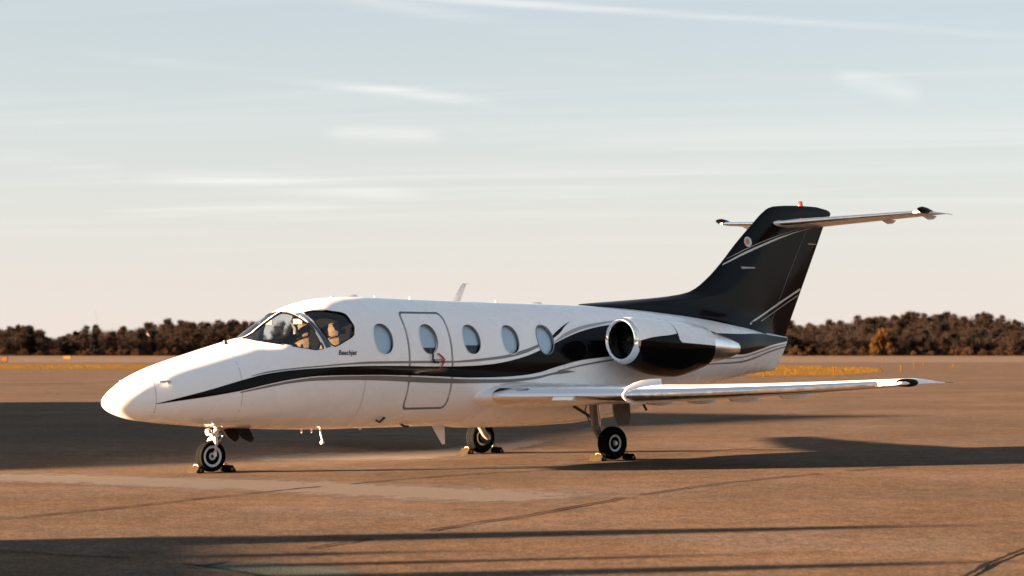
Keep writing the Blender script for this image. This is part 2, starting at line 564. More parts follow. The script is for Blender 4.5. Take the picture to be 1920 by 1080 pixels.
crack([(0, 862), (150, 858), (330, 852), (420, 848)], .06)

# ------------------------------------------------------------------ the jet: fuselage section maths (a aft, p to port, z up)
ST = [(-1.63, .925, .925, 0.0, .925), (-1.58, .845, 1.010, .095, .93), (-1.45, .775, 1.112, .200, .94), (-1.2, .702, 1.258, .335, .96), (-.86, .652, 1.388, .465, .99),
      (-.5, .62, 1.492, .565, 1.02), (-.1, .585, 1.600, .65, 1.06), (.3, .558, 1.705, .715, 1.11), (.5, .549, 1.757, .742, 1.14), (.65, .543, 1.822, .76, 1.16), (.8, .535, 1.922, .775, 1.19),
      (1.0, .527, 2.045, .79, 1.24), (1.2, .52, 2.142, .80, 1.28), (1.45, .513, 2.225, .812, 1.33), (1.7, .51, 2.277, .824, 1.36), (2.0, .508, 2.305, .835, 1.39),
      (2.4, .508, 2.320, .84, 1.40), (3.7, .508, 2.302, .84, 1.40), (5.0, .508, 2.288, .84, 1.40), (6.0, .52, 2.280, .84, 1.40), (6.7, .56, 2.270, .835, 1.41),
      (7.6, .68, 2.245, .80, 1.45), (8.7, .90, 2.190, .69, 1.53), (9.34, 1.01, 2.140, .60, 1.57), (10.3, 1.12, 2.03, .42, 1.61), (11.0, 1.20, 1.91, .24, 1.60), (11.67, 1.25, 1.81, .07, 1.56)]
VV = [math.sqrt(max(0, s[0] + 1.63)) for s in ST]
FI = [pchip(VV, [s[k] for s in ST]) for k in range(1, 5)]
def sec(a):
    q = math.sqrt(max(0, a + 1.63))
    return [f(q) for f in FI]
NU, NL = 2.15, 2.35
def shear(a, z):
    if a < 9.3:
        return 0.
    zb, zt, w_, zc = sec(a)
    k = min(1, (a - 9.3) / 2.37)
    return -.37 * k * k * (3 - 2 * k) * (zt - z) / (zt - zb)
def fus_pt(a, z, off=0., side=1):
    "surface point at station a and height z, in local mesh coordinates (x aft, y starboard, z up)"
    zb, zt, w_, zc = sec(a)
    z = min(max(z, zb + 1e-4), zt - 1e-4)
    if z >= zc:
        h, n, sg = zt - zc, NU, 1
    else:
        h, n, sg = zc - zb, NL, -1
    t = abs(z - zc) / h
    p = w_ * max(0, 1 - t ** n) ** (1 / n)
    gp, gz = (p / w_) ** (n - 1) / w_, sg * t ** (n - 1) / h
    L = math.hypot(gp, gz) or 1
    p, z2 = p + off * gp / L, z + off * gz / L
    return Vector((a + shear(a, z), -side * p, z2))
def fus_ring(a, n, inset=0.):
    zb, zt, w_, zc = sec(a)
    zb, zt, w_ = zb + inset, zt - inset, max(w_ - inset, .002)
    out = []
    for k in range(n):
        th = 2 * math.pi * k / n
        s, c_ = math.sin(th), math.cos(th)
        e, h = (NU, zt - zc) if c_ >= 0 else (NL, zc - zb)
        # superellipse at this angle
        p = math.copysign(abs(s) ** (2 / e), s) * w_
        z = zc + math.copysign(abs(c_) ** (2 / e), c_) * h
        out.append((a + shear(a, z), p, z))
    return out
JET = empty('business_jet', (-565 / 3950 * (EYE * 3950 / 225), EYE * 3950 / 225, 0), math.atan2(.6829, .7306),
            label='white twin-engine business jet with black swoosh stripe and black T-tail', category='airplane')
NR = 112
def stations(a0, a1):
    out, a = [], a0
    while a < a1 - 1e-6:
        out.append(a)
        a += .012 if a < -1.5 else .03 if a < -1.0 else .06 if a < 2.4 else .14
    return out + [a1]
mb = MB()
rings = [fus_ring(a, NR) for a in stations(-1.6295, 11.67)]
mb.loft(rings, mi=0)
OUTER = mb.mesh('outer', [WHITE, LINING])
mi_ = MB()
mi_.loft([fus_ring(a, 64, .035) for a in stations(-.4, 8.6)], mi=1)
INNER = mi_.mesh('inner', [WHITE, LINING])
INNER.flip_normals()
bm = bmesh.new()
bm.from_mesh(OUTER)
bm.from_mesh(INNER)
SHELL = bpy.data.meshes.new('shell')
bm.to_mesh(SHELL)
bm.free()
SHELL.materials.append(WHITE)
SHELL.materials.append(LINING)
def prism(pts, inn=.2, out=.3, nrm=None):
    "closed prism through an outline of 3D points"
    P = [Vector(p) for p in pts]
    c = sum(P, Vector()) / len(P)
    if nrm is None:
        nrm = Vector()
        for i in range(len(P)):
            nrm += (P[i - 1] - c).cross(P[i] - c)
        nrm.normalize()
        if nrm.y * c.y < 0:
            nrm = -nrm
    m = MB()
    m.loft([[p - nrm * inn for p in P], [p + nrm * out for p in P]])
    return m
def smooth_poly(pts, n=8, r=.25):
    "round the corners of a polygon of vectors"
    P = [Vector(p) for p in pts]
    out = []
    for i in range(len(P)):
        a, b, c = P[i - 1], P[i], P[(i + 1) % len(P)]
        p0, p1 = b.lerp(a, r), b.lerp(c, r)
        for k in range(n):
            t = k / (n - 1)
            out.append(p0 * (1 - t) ** 2 + b * 2 * t * (1 - t) + p1 * t * t)
    return out
def oval(ac, zc, wa, hz, n=40, e=2.25):
    return [(ac + math.copysign(abs(math.cos(t)) ** (2 / e), math.cos(t)) * wa, zc + math.copysign(abs(math.sin(t)) ** (2 / e), math.sin(t)) * hz) for t in [2 * math.pi * k / n for k in range(n)]]
WIN = [(2.256, 1.737), (3.056, 1.737), (3.85, 1.737), (4.593, 1.737), (5.28, 1.737)]
WA, WH = .158, .205
SIDE_Y = {1: -1, -1: 1}
def mirror(pts):
    return [Vector((p[0], -p[1], p[2])) for p in pts]
def flat(az_list, side):
    return [Vector((a, -side * .8, z)) for a, z in az_list]
def fp2(a, p):
    "skin point above station a at lateral p"
    zb, zt, w_, zc = sec(a)
    return Vector((a, -p, zc + (zt - zc) * (1 - min(1, p / w_) ** NU) ** (1 / NU)))
ws_out = smooth_poly([fp2(.43, .035), fus_pt(.49, 1.703), fus_pt(.67, 1.668), fus_pt(.91, 1.626), fus_pt(1.13, 1.588), fus_pt(1.265, 1.607), fus_pt(1.19, 1.90), fp2(1.125, .30), fp2(1.105, .03), fp2(.75, .03)], r=.18)
sw_out = smooth_poly([fus_pt(1.235, 2.09), fus_pt(1.46, 2.118), fus_pt(1.77, 2.072), fus_pt(1.812, 1.90), fus_pt(1.76, 1.775), fus_pt(1.45, 1.635), fus_pt(1.38, 1.67), fus_pt(1.29, 1.88)], r=.22)
door_in = smooth_poly([Vector((2.70, -.8, 2.085)), Vector((2.695, -.8, .80)), Vector((3.435, -.8, .80)), Vector((3.435, -.8, 2.085))], r=.09)
door_out = smooth_poly([Vector((2.665, -.8, 2.115)), Vector((2.66, -.8, .77)), Vector((3.47, -.8, .77)), Vector((3.47, -.8, 2.115))], r=.10)
PORT = Vector((0, -1, 0))
cut = MB()
for side in (1, -1):
    for poly in (ws_out, sw_out):
        q = poly if side == 1 else mirror(poly)
        pr = prism(q, .16, .3)
        cut.add(pr.v, pr.f)
    for i, (a, z) in enumerate(WIN):
        if i == 1 and side == 1:
            continue
        pr = prism(flat(oval(a, z, WA, WH), side), .22, .3, Vector((0, -side, 0)))
        cut.add(pr.v, pr.f)
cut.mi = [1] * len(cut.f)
pr = prism(door_out, .28, .3, PORT)
cut.add(pr.v, pr.f, 0)
CUT = cut.mesh('cut', [WHITE, LINING], 0)
fm = boolean(SHELL, CUT, 'DIFFERENCE')
def finish(me, name, ang=30):
    me.name = name
    me.polygons.foreach_set('use_smooth', [True] * len(me.polygons))
    me.set_sharp_from_angle(angle=R(ang))
    return me
FUS = link('fuselage', finish(fm, 'fuselage'), JET)
dm = boolean(SHELL, prism(door_in, .28, .3, PORT).mesh('dp', [WHITE], 0), 'INTERSECT')
dm = boolean(dm, prism(flat(oval(*WIN[1], WA, WH), 1), .3, .4, PORT).mesh('dw', [WHITE], 0), 'DIFFERENCE')
DOOR = link('cabin_door', finish(dm, 'cabin_door'), JET)
# rubber seal lying in the gap round the door
seal = MB()
N_ = len(door_in)
v = []
for k in range(N_):
    for q, o in ((door_in[k], -.012), (door_out[k], -.012)):
        c = Vector((3.065, -.8, 1.44))
        d = (q - c)
        d = d * (.985 if q is door_in[k] else 1.012)
        v.append(fus_pt((c + d).x, (c + d).z, o))
seal.add(v, [(2 * k, 2 * k + 1, 2 * ((k + 1) % N_) + 1, 2 * ((k + 1) % N_)) for k in range(N_)])
seal.obj('door_seal', SEAL, DOOR, recalc=False)
GASK = mat('window_gasket', (.0035, .004, .005), .6, spec=.1)
def skin(q, off, side):
    "nearest skin point to q, lifted by off"
    zb, zt, w_, zc = sec(q.x)
    p = abs(q.y)
    if p < .55 * w_:
        zz = zc + (zt - zc) * (1 - min(1, p / w_) ** NU) ** (1 / NU)
        return Vector((q.x - off * .4, q.y, zz + off))
    return fus_pt(q.x, q.z, off, side)
# glass: thin inset shells cut to the openings
def thin_shell(i0, i1, a0, a1):
    m1 = MB().loft([fus_ring(a, 96, i0) for a in stations(a0, a1)]).mesh('s1', [WHITE])
    m2 = MB().loft([fus_ring(a, 96, i1) for a in stations(a0 + .02, a1 - .02)]).mesh('s2', [WHITE])
    m2.flip_normals()
    b = bmesh.new()
    b.from_mesh(m1)
    b.from_mesh(m2)
    s = bpy.data.meshes.new('ts')
    b.to_mesh(s)
    b.free()
    return s
GS = thin_shell(.008, .014, 0., 2.4)
for side in (1, -1):
    for nm, poly in (('windshield', ws_out), ('cockpit_side_window', sw_out)):
        q = poly if side == 1 else mirror(poly)
        c = sum(q, Vector()) / len(q)
        me = boolean(GS, prism([c + (p - c) * 1.02 for p in q], .16, .3).mesh('p', [WHITE], 0), 'INTERSECT')
        me.materials.clear()
        me.materials.append(GLASS)
        pane = link(nm, finish(me, nm), FUS)
        # dark gasket round the pane, following the opening
        gk = MB()
        n = len(q)
        vv = []
        for k in range(n):
            rad = (q[k] - c).normalized()
            vv += [skin(q[k] + rad * .017, .004, side), skin(q[k] - rad * .004, .004, side)]
        gk.add(vv, [(2 * k, 2 * k + 1, 2 * ((k + 1) % n) + 1, 2 * ((k + 1) % n)) for k in range(n)])
        gk.obj('window_gasket', GASK, FUS, recalc=False)
CS = thin_shell(.030, .034, 1.9, 5.7)
SH = thin_shell(.052, .056, 1.9, 5.7)
TINT = GLASS.copy()
TINT.name = 'cabin_glass'
for n_i in TINT.node_tree.nodes:
    if n_i.type == 'BSDF_TRANSPARENT':
        n_i.inputs[0].default_value = (.86, .92, .96, 1)
SHADE = mat('window_shade', (.78, .82, .84), .7, vary=.05, vscale=3)
CREAM = mat('cabin_seat_leather', (.16, .11, .07), .6)
for i, a in enumerate((2.85, 3.62)):
    cs = MB()
    rg = []
    for k, (da, z, hw, hh) in enumerate(((0, .95, .24, .10), (.05, 1.2, .24, .11), (.12, 1.5, .22, .09), (.16, 1.66, .16, .06), (.17, 1.70, .08, .03))):
        rg.append([(a + da + math.cos(q) * hh, -.36 + math.sin(q) * hw, z) for q in [2 * math.pi * j / 14 for j in range(14)]])
    cs.loft(rg)
    cs.obj('cabin_seat', CREAM, FUS)
for side in (1, -1):
    for i, (a, z) in enumerate(WIN):
        me = boolean(CS, prism(flat(oval(a, z, WA + .004, WH + .004), side), .3, .3, Vector((0, -side, 0))).mesh('p', [WHITE], 0), 'INTERSECT')
        me.materials.clear()
        me.materials.append(TINT)
        par = DOOR if (i == 1 and side == 1) else FUS
        cw = link('cabin_window', finish(me, 'cabin_window'), par)
        lowr = {1: .085, 2: .12}.get(i, -.4)  # shades part raised to show cream seats, standing in for beige reflections
        sp_ = [q for q in oval(a, z, WA + .03, WH + .03) if q[1] > z - WH + lowr]
        sp_.sort(key=lambda q: math.atan2(q[1] - z - .05, q[0] - a))
        sm = boolean(SH, prism(flat(sp_, side), .3, .3, Vector((0, -side, 0))).mesh('p', [WHITE], 0), 'INTERSECT')
        sm.materials.clear()
        sm.materials.append(SHADE)
        link('window_shade', finish(sm, 'window_shade'), par)
        # proud frame ring, and the dark wall of the recess
        fr = MB()
        gw = .007 if i < 4 else .010
        ov0, ov1 = oval(a, z, WA + gw, WH + gw, 48), oval(a, z, WA - .001, WH - .001, 48)
        n = 48
        vv = []
        for k in range(n):
            vv += [fus_pt(*ov0[k], .003, side), fus_pt(*ov0[k], .0065, side), fus_pt(*ov1[k], .0065, side), fus_pt(*ov1[k], -.028, side)]
        ff = []
        for k in range(n):
            k2 = (k + 1) % n
            for j in range(3):
                ff.append((4 * k + j, 4 * k2 + j, 4 * k2 + j + 1, 4 * k + j + 1))
        fr.add(vv, ff)
        fr.mi = [1 if i_ % 3 == 2 else 0 for i_ in range(len(ff))]
        fr.obj('window_frame', [WHITE if i < 4 else GREYP, SEAL], par, recalc=False)
for me in (OUTER, INNER, SHELL, CUT, GS, CS, SH):
    bpy.data.meshes.remove(me)

# ------------------------------------------------------------------ livery laid on the skin
def ribbon(name, top, bot, m, parent=None, nz=10, off=.004, step=.05, sides=(1, -1), fn=None, hole=None):
    fn = fn or fus_pt
    t = [0.]
    for i in range(1, len(top)):
        t.append(t[-1] + max(.02, abs(top[i][0] - top[i - 1][0])))
    ta, tz = pchip(t, [q[0] for q in top]), pchip(t, [q[1] for q in top])
    ba, bz = pchip(t, [q[0] for q in bot]), pchip(t, [q[1] for q in bot])
    K = max(2, int(t[-1] / step))
    for side in sides:
        v, f = [], []
        for i in range(K + 1):
            u = t[-1] * i / K
            for j in range(nz + 1):
                s = j / nz
                v.append(fn(ta(u) * (1 - s) + ba(u) * s, tz(u) * (1 - s) + bz(u) * s, off, side))
        for i in range(K):
            for j in range(nz):
                k = i * (nz + 1) + j
                q = (k, k + 1, k + nz + 2, k + nz + 1)
                if hole and ((sum(v[x_].x for x_ in q) / 4 - hole[0]) / (WA + .006)) ** 2 + ((sum(v[x_].z for x_ in q) / 4 - hole[1]) / (WH + .006)) ** 2 < 1:
                    continue
                f.append(q if side == 1 else q[::-1])
        mbx = MB().add(v, f)
        mbx.obj(name, m, parent or FUS, 60, recalc=False)
T = lambda l: ([(q[0], q[1]) for q in l], [(q[2], q[3]) for q in l])
ribbon('black_stripe', *T([(-1.092, .914, -1.092, .908), (-.785, .99, -.785, .95), (-.371, 1.094, -.372, 1.006), (-.004, 1.192, -.013, 1.063), (.378, 1.278, .365, 1.141), (.767, 1.325, .758, 1.207), (1.175, 1.35, 1.174, 1.246),
        (1.602, 1.369, 1.603, 1.253), (2.044, 1.375, 2.048, 1.253), (2.506, 1.373, 2.51, 1.246), (3.001, 1.363, 3.007, 1.232), (3.468, 1.361, 3.476, 1.213), (3.794, 1.367, 3.804, 1.203), (4.167, 1.388, 4.177, 1.204),
        (4.413, 1.417, 4.421, 1.209), (4.843, 1.499, 4.845, 1.232), (5.137, 1.583, 5.128, 1.269), (5.397, 1.66, 5.37, 1.325), (5.519, 1.707, 5.477, 1.348), (6.101, 1.87, 5.99, 1.443), (6.668, 1.958, 6.498, 1.489),
        (7.147, 1.995, 6.941, 1.536), (7.836, 2.002, 7.622, 1.601), (8.7, 1.98, 8.5, 1.66)]), BLACK, nz=26, step=.02, hole=WIN[4])
ribbon('silver_pinstripe', *T([(.151, 1.252, .151, 1.246), (.383, 1.306, .38, 1.289), (.771, 1.352, .769, 1.335), (1.177, 1.382, 1.175, 1.364), (1.603, 1.412, 1.602, 1.391), (2.044, 1.435, 2.044, 1.403), (2.506, 1.437, 2.506, 1.405),
        (3.001, 1.44, 2.999, 1.407), (3.468, 1.438, 3.468, 1.412), (3.796, 1.456, 3.794, 1.422), (4.169, 1.485, 4.169, 1.448), (4.417, 1.511, 4.415, 1.469), (4.853, 1.598, 4.847, 1.545), (5.155, 1.679, 5.147, 1.637)]), GREYP, nz=2, step=.02, hole=WIN[4])
ribbon('black_spike', *T([(5.40, 1.768, 5.385, 1.72), (5.52, 1.84, 5.50, 1.78), (5.652, 1.905, 5.622, 1.84), (5.80, 1.966, 5.78, 1.94), (5.92, 2.004, 5.91, 1.998)]), BLACK, nz=4, step=.02, hole=WIN[4])
ribbon('grey_pinstripe', *T([(-.013, 1.049, -.011, 1.036), (.365, 1.128, .365, 1.1), (.758, 1.193, .758, 1.159), (1.174, 1.232, 1.175, 1.186), (1.603, 1.242, 1.607, 1.189), (2.048, 1.243, 2.054, 1.182), (2.511, 1.232, 2.519, 1.163),
        (3.007, 1.213, 3.017, 1.14), (3.478, 1.191, 3.488, 1.128), (3.806, 1.181, 3.816, 1.125), (4.427, 1.175, 4.433, 1.126), (4.849, 1.191, 4.855, 1.152), (5.133, 1.219, 5.137, 1.184), (5.374, 1.259, 5.376, 1.229),
        (5.641, 1.296, 5.646, 1.25), (5.841, 1.276, 5.841, 1.272)]), GREYP, nz=3)
ribbon('silver_pinstripe', *T([(5.465, 1.715, 5.461, 1.699), (5.732, 1.84, 5.709, 1.786), (6.147, 1.946, 6.115, 1.898), (6.501, 1.993, 6.471, 1.956), (6.754, 2.019, 6.728, 1.991), (7.27, 2.053, 7.241, 2.028)]), SILVER, nz=2, off=.006)
ribbon('grey_pinstripe', *T([(5.479, 1.29, 5.481, 1.274), (5.99, 1.38, 5.99, 1.357), (6.496, 1.441, 6.496, 1.418), (6.998, 1.488, 6.996, 1.472), (7.613, 1.536, 7.613, 1.528)]), GREYP, nz=2)
# tail cone paint
ribbon('tail_black', *T([(8.2, 1.90, 8.2, 1.62), (9.2, 1.86, 9.2, 1.52), (10.0, 1.85, 10.0, 1.52), (10.7, 1.86, 10.7, 1.60), (11.2, 1.83, 11.2, 1.68), (11.66, 1.795, 11.66, 1.735)]), BLACK, nz=8)
ribbon('silver_pinstripe', *T([(8.6, 1.46, 8.6, 1.445), (9.2, 1.465, 9.2, 1.445), (10.0, 1.485, 10.0, 1.465), (10.7, 1.565, 10.7, 1.545), (11.2, 1.645, 11.2, 1.625), (11.66, 1.705, 11.66, 1.69)]), GREYP, nz=2)
ribbon('silver_pinstripe', *T([(8.6, 1.36, 8.6, 1.345), (9.2, 1.385, 9.2, 1.365), (10.0, 1.415, 10.0, 1.385), (10.7, 1.50, 10.7, 1.47), (11.2, 1.59, 11.2, 1.56), (11.66, 1.66, 11.66, 1.635)]), GREYP, nz=2)
# black crown ahead of and beneath the fin
ribbon('crown_black', *T([(6.75, 2.2699, 6.75, 2.266), (7.6, 2.2449, 7.6, 2.218), (8.7, 2.1899, 8.7, 2.13), (9.34, 2.1399, 9.34, 2.068), (10.0, 2.067, 10.0, 1.985), (10.5, 1.9999, 10.5, 1.93), (11.0, 1.9099, 11.0, 1.85)]), BLACK, nz=8)
# panel seams
def ring_seam(a, z0, z1, wd=.005, slant=0.):
    ribbon('panel_seam', [(a - wd + slant * (z - z0), z) for z in [z0 + (z1 - z0) * k / 12 for k in range(13)]], [(a + wd + slant * (z - z0), z) for z in [z0 + (z1 - z0) * k / 12 for k in range(13)]], SEAM, nz=1, off=.0025, step=.02)
for a, z0, z1 in ((-1.09, .70, 1.29), (.02, .62, 1.60), (1.92, .6, 1.2), (5.62, 1.35, 1.6)):
    ring_seam(a, z0, z1)
def long_seam(z, a0, a1):
    ribbon('panel_seam', [(a0 + (a1 - a0) * k / 10, z + .004) for k in range(11)], [(a0 + (a1 - a0) * k / 10, z - .004) for k in range(11)], SEAM, nz=1, off=.0025)
# lettering under the cockpit side window
tcu = bpy.data.curves.new('lettering', 'FONT')
tcu.body = 'Beechjet'
tcu.size = .105
tcu.shear = .25
tcu.offset = .0025
tob = bpy.data.objects.new('tmp', tcu)
COL.objects.link(tob)
tme = bpy.data.meshes.new_from_object(tob.evaluated_get(bpy.context.evaluated_depsgraph_get()))
bpy.data.objects.remove(tob)
wid = max(v.co.x for v in tme.vertices)
for v in tme.vertices:
    x, y = v.co.x, v.co.y
    v.co = fus_pt(1.475 + x * .30 / wid, 1.522 + y * .85, .005)
tme.materials.append(BLACKM)
link('lettering', tme, FUS, label='small slanted black name lettering below the cockpit side window')

# ------------------------------------------------------------------ belly fairing, wings
bf = MB()
rings = []
for a, zb, hw in ((3.70, .58, .30), (3.85, .52, .50), (4.2, .475, .68), (4.7, .462, .78), (5.6, .462, .82), (6.4, .48, .80), (7.2, .55, .72), (7.9, .68, .58), (8.4, .80, .40)):
    rg = []
    for k in range(25):
        th = math.pi * k / 24
        rg.append((a, math.cos(th) * hw, 1.02 - (1.02 - zb) * abs(math.sin(th)) ** .8))
    rg += [(a, -hw * .9, 1.06), (a, hw * .9, 1.06)]
    rings.append(rg)
bf.loft(rings)
bf.obj('belly_fairing', WHITE, FUS)
def naca(c, t, n=22, camber=.015):
    up, lo = [], []
    for i in range(n + 1):
        x = .5 * (1 - math.cos(math.pi * i / n))
        y = 5 * t * (.2969 * math.sqrt(x) - .126 * x - .3516 * x * x + .2843 * x ** 3 - .1036 * x ** 4)
        cm = camber * 4 * x * (1 - x)
        up.append((x * c, (cm + y) * c))
        lo.append((x * c, (cm - y) * c))
    return up[::-1] + lo[1:-1]
wz = pchip([0, .9, 3.0, 5.0, 6.7], [.915, .925, .965, 1.055, 1.160])
wle = pchip([0, .9, 3.0, 6.7], [3.55, 4.0, 4.66, 5.79])
wte = pchip([0, .9, 6.7], [6.8, 6.78, 6.76])
def wing_ring(p, side, grow=1.):
    le, te = wle(p), wte(p)
    c = te - le
    t = (.135 - .035 * p / 6.7)
    inc = R(1.5 - 1.5 * p / 6.7)
    out = []
    for x, z in naca(c, t):
        out.append((le + x, -side * p, wz(p) + z * grow - math.sin(inc) * x + .01))
    return out
def wing_pt(p, u, side=1, up=1, off=0.):
    "point on the upper (up=1) or lower skin at fraction u of the chord"
    le, te = wle(p), wte(p)
    c = te - le
    t = (.135 - .035 * p / 6.7)
    y = 5 * t * (.2969 * math.sqrt(u) - .126 * u - .3516 * u * u + .2843 * u ** 3 - .1036 * u ** 4)
    cm = .015 * 4 * u * (1 - u)
    return Vector((le + u * c, -side * p, wz(p) + (cm + up * y) * c + up * off - math.sin(R(1.5 - 1.5 * p / 6.7)) * u * c + .01))
for side in (1, -1):
    m = MB()
    ps = [.3, .6, .9, 1.3, 1.8, 2.4, 3.0, 3.6, 4.2, 4.8, 5.4, 6.0, 6.4, 6.6]
    rings = [wing_ring(p, side) for p in ps]
    for k, (dp, gr) in enumerate(((.05, .85), (.085, .6), (.1, .25), (.104, .04))):
        r0 = wing_ring(6.6, side, gr)
        sh = (1 - gr) * .18
        rings.append([(q[0] + sh * (1 - (q[0] - wle(6.6)) / .95), -side * (6.6 + dp), q[2]) for q in r0])
    m.loft(rings)
    wing = m.obj('wing', WHITE, JET, 40)
    # bare-metal leading edge
    le = MB()
    us = [.055, .03, .014, .005, .0]
    rg = []
    for p in [1.0 + 5.4 * k / 30 for k in range(31)]:
        rg.append([wing_pt(p, u, side, 1, .004) - Vector((.004, 0, 0)) for u in us] + [wing_pt(p, u, side, -1, .004) - Vector((.004, 0, 0)) for u in us[::-1][1:]])
    le.loft(rg, caps=(False, False), closed=False)
    le.obj('leading_edge', POLISH, wing)
    # stall fence wrapped round the leading edge
    fe = MB()
    p = 2.98
    prof_o, prof_i = [], []
    for u, hgt, up in ((.18, .02, -1), (.10, .035, -1), (.03, .04, -1), (.0, .045, -1), (.0, .045, 1), (.03, .05, 1), (.09, .062, 1), (.17, .072, 1), (.27, .078, 1), (.345, .08, 1)):
        b = wing_pt(p, u, side, up)
        d = Vector((-.7 if u < .02 else -.25, 0, up * (1 if u > .02 else .5))).normalized()
        prof_i.append(b - d * .02)
        prof_o.append(b + d * hgt)
    for s_ in (-.009, .009):
        fe.add([q + Vector((0, s_, 0)) for q in prof_i + prof_o], [(k, k + 1, len(prof_i) + k + 1, len(prof_i) + k) for k in range(len(prof_i) - 1)])
    n = len(prof_i)
    fe.f += [(n + k, n + k + 1, 3 * n + k + 1, 3 * n + k) for k in range(n - 1)] + [(k, k + n, k + 3 * n, k + 2 * n) for k in (0, n - 1)]
    fe.mi = [0] * len(fe.f)
    fe.obj('wing_fence', WHITE, wing, 25)
    # stall strip block below the leading edge
    sb = MB()
    sb.loft([[(wle(p) - .035, -side * p, wz(p) - .045), (wle(p) + .12, -side * p, wz(p) - .075), (wle(p) + .12, -side * p, wz(p) - .02), (wle(p) - .02, -side * p, wz(p) + .0)] for p in (1.93, 2.0, 2.16, 2.23)])
    sb.obj('landing_light', WHITE, wing)
    # wingtip light cover: dark moulded lens on the leading corner
    nv = MB()
    rg = []
    for k in range(9):
        t = -1 + 2 * k / 8
        r = math.sqrt(max(.0, 1 - t * t)) * .050 + .004
        ce = Vector((5.94 + t * .17, -side * (6.675 + t * .05), wz(6.6) + .018))
        rg.append([ce + Vector((math.cos(q) * r * .6, -side * math.cos(q) * r * .6, math.sin(q) * r)) for q in [2 * math.pi * j / 14 for j in range(14)]])
    nv.loft(rg)
    nv.obj('wingtip_light', NAVGLASS, wing)
    # pale band inboard of the light
    bd = MB()
    bd.loft([[Vector(q) for q in [wing_pt(pp, u, side, 1, .006) for u in us] + [wing_pt(pp, u, side, -1, .006) for u in us[::-1][1:3]]] for pp in (6.36, 6.46)], caps=(False, False), closed=False)
    bd.obj('tip_band', WHITE, wing)
    # static wicks
    for p, l in ((6.68, .16), (6.3, .14), (5.7, .14), (5.1, .14)):
        b = Vector((wte(p) - .02, -side * p, wz(p) + .012))
        MB().tube([b, b + Vector((l, -side * .02, -.005))], .004, 5).obj('static_wick', DARKM, wing)
    # flap tracks under the trailing edge
    for p in (1.9, 2.7, 3.5, 4.4):
        ft = MB()
        rg = []
        for t, hh, hw in ((0, .005, .01), (.15, .05, .028), (.5, .075, .034), (.8, .055, .026), (1, .008, .008)):
            x = wte(p) - .62 + t * .72
            zz = wing_pt(p, .74, side, -1).z - .005
            rg.append([(x, -side * p - hw, zz + .02), (x, -side * p - hw * .7, zz - hh), (x, -side * p + hw * .7, zz - hh), (x, -side * p + hw, zz + .02)])
        ft.loft(rg)
        ft.obj('flap_track', WHITE, wing)
    # aileron and flap gaps
    for p0, p1 in ((1.1, 4.2), (4.3, 6.2)):
        gp = MB()
        for up in (1, -1):
            vv = []
            for k in range(13):
                p = p0 + (p1 - p0) * k / 12
                vv += [wing_pt(p, .735, side, up, .002), wing_pt(p, .745, side, up, .002)]
            gp.add(vv, [(2 * k, 2 * k + 1, 2 * k + 3, 2 * k + 2) for k in range(12)])
        gp.obj('flap_gap', SEAM, wing, recalc=False)

# ------------------------------------------------------------------ fin and tailplane
fin_le = pchip([2.0, 2.285, 2.352, 2.438, 2.515, 2.703, 2.989, 3.349, 3.671, 3.877, 3.975, 4.006, 4.03], [5.9, 6.75, 7.62, 8.70, 9.21, 9.60, 9.98, 10.38, 10.78, 11.05, 11.256, 11.50, 11.95])
fin_te = pchip([1.7, 1.963, 3.713, 3.78, 3.86, 3.93, 3.98, 4.03], [11.56, 11.70, 12.655, 12.69, 12.79, 12.85, 12.78, 12.45])
def fin_half(a, z):
    le, te = fin_le(z), fin_te(z)
    d, e = max(0, a - le), max(0, te - a)
    Tm = .125 - .055 * max(0, min(1, (z - 2.2) / 1.8))
    if z > 3.9:
        Tm *= math.sqrt(max(.03, 1 - ((z - 3.9) / .135) ** 2))
    fl = .08 * math.exp(-max(0, z - fus_top(a)) / .07) if a < 11.2 else 0
    q = math.sqrt(min(1, d / .75)) * min(1, e / 1.5) ** .8
    return Tm * q + fl * min(1, d / .3) * min(1, e / .8)
def fus_top(a):
    return sec(a)[1]
def fin_pt(a, z, off=0., side=1):
    return Vector((a, -side * (fin_half(a, z) + off), z))
m = MB()
rings = []
zs = [1.80, 1.95, 2.08, 2.16, 2.22, 2.26, 2.29, 2.32, 2.35, 2.38, 2.41, 2.44, 2.48, 2.52, 2.58, 2.64, 2.70, 2.8, 2.9, 3.0, 3.1, 3.2, 3.3, 3.4, 3.5, 3.6, 3.7, 3.78, 3.84, 3.89, 3.93, 3.96, 3.985, 4.0, 4.012, 4.022, 4.029]
for z in zs:
    le, te = fin_le(z), fin_te(z)
    if z < 2.3:
        le = max(le, 6.75)
    n = 40
    xsn = [le + (te - le) * (.5 * (1 - math.cos(math.pi * k / n))) for k in range(n + 1)]
    L = [(x, -fin_half(x, z) if 0 < k < n else 0, z) for k, x in enumerate(xsn)]
    Rr = [(x, fin_half(x, z), z) for x in xsn[1:-1]][::-1]
    rings.append(L + Rr)
m.loft(rings)
FIN = m.obj('tail_fin', BLACK, JET, 40)
def finrib(name, top, bot, m_):
    ribbon(name, top, bot, m_, FIN, 3, .003, .06, (1, -1), lambda a, z, off, side: fin_pt(a, z, off, side))
finrib('silver_pinstripe', [(10.03, 2.995), (10.5, 3.19), (11.0, 3.36), (11.5, 3.50), (12.0, 3.61), (12.3, 3.66)], [(10.0, 2.965), (10.5, 3.155), (11.0, 3.325), (11.5, 3.475), (12.0, 3.602), (12.3, 3.657)], PALE)
finrib('grey_pinstripe', [(10.14, 3.09), (10.6, 3.27), (11.1, 3.43), (11.7, 3.58), (12.1, 3.66)], [(10.12, 3.075), (10.6, 3.257), (11.1, 3.42), (11.7, 3.575), (12.1, 3.657)], SILVER)
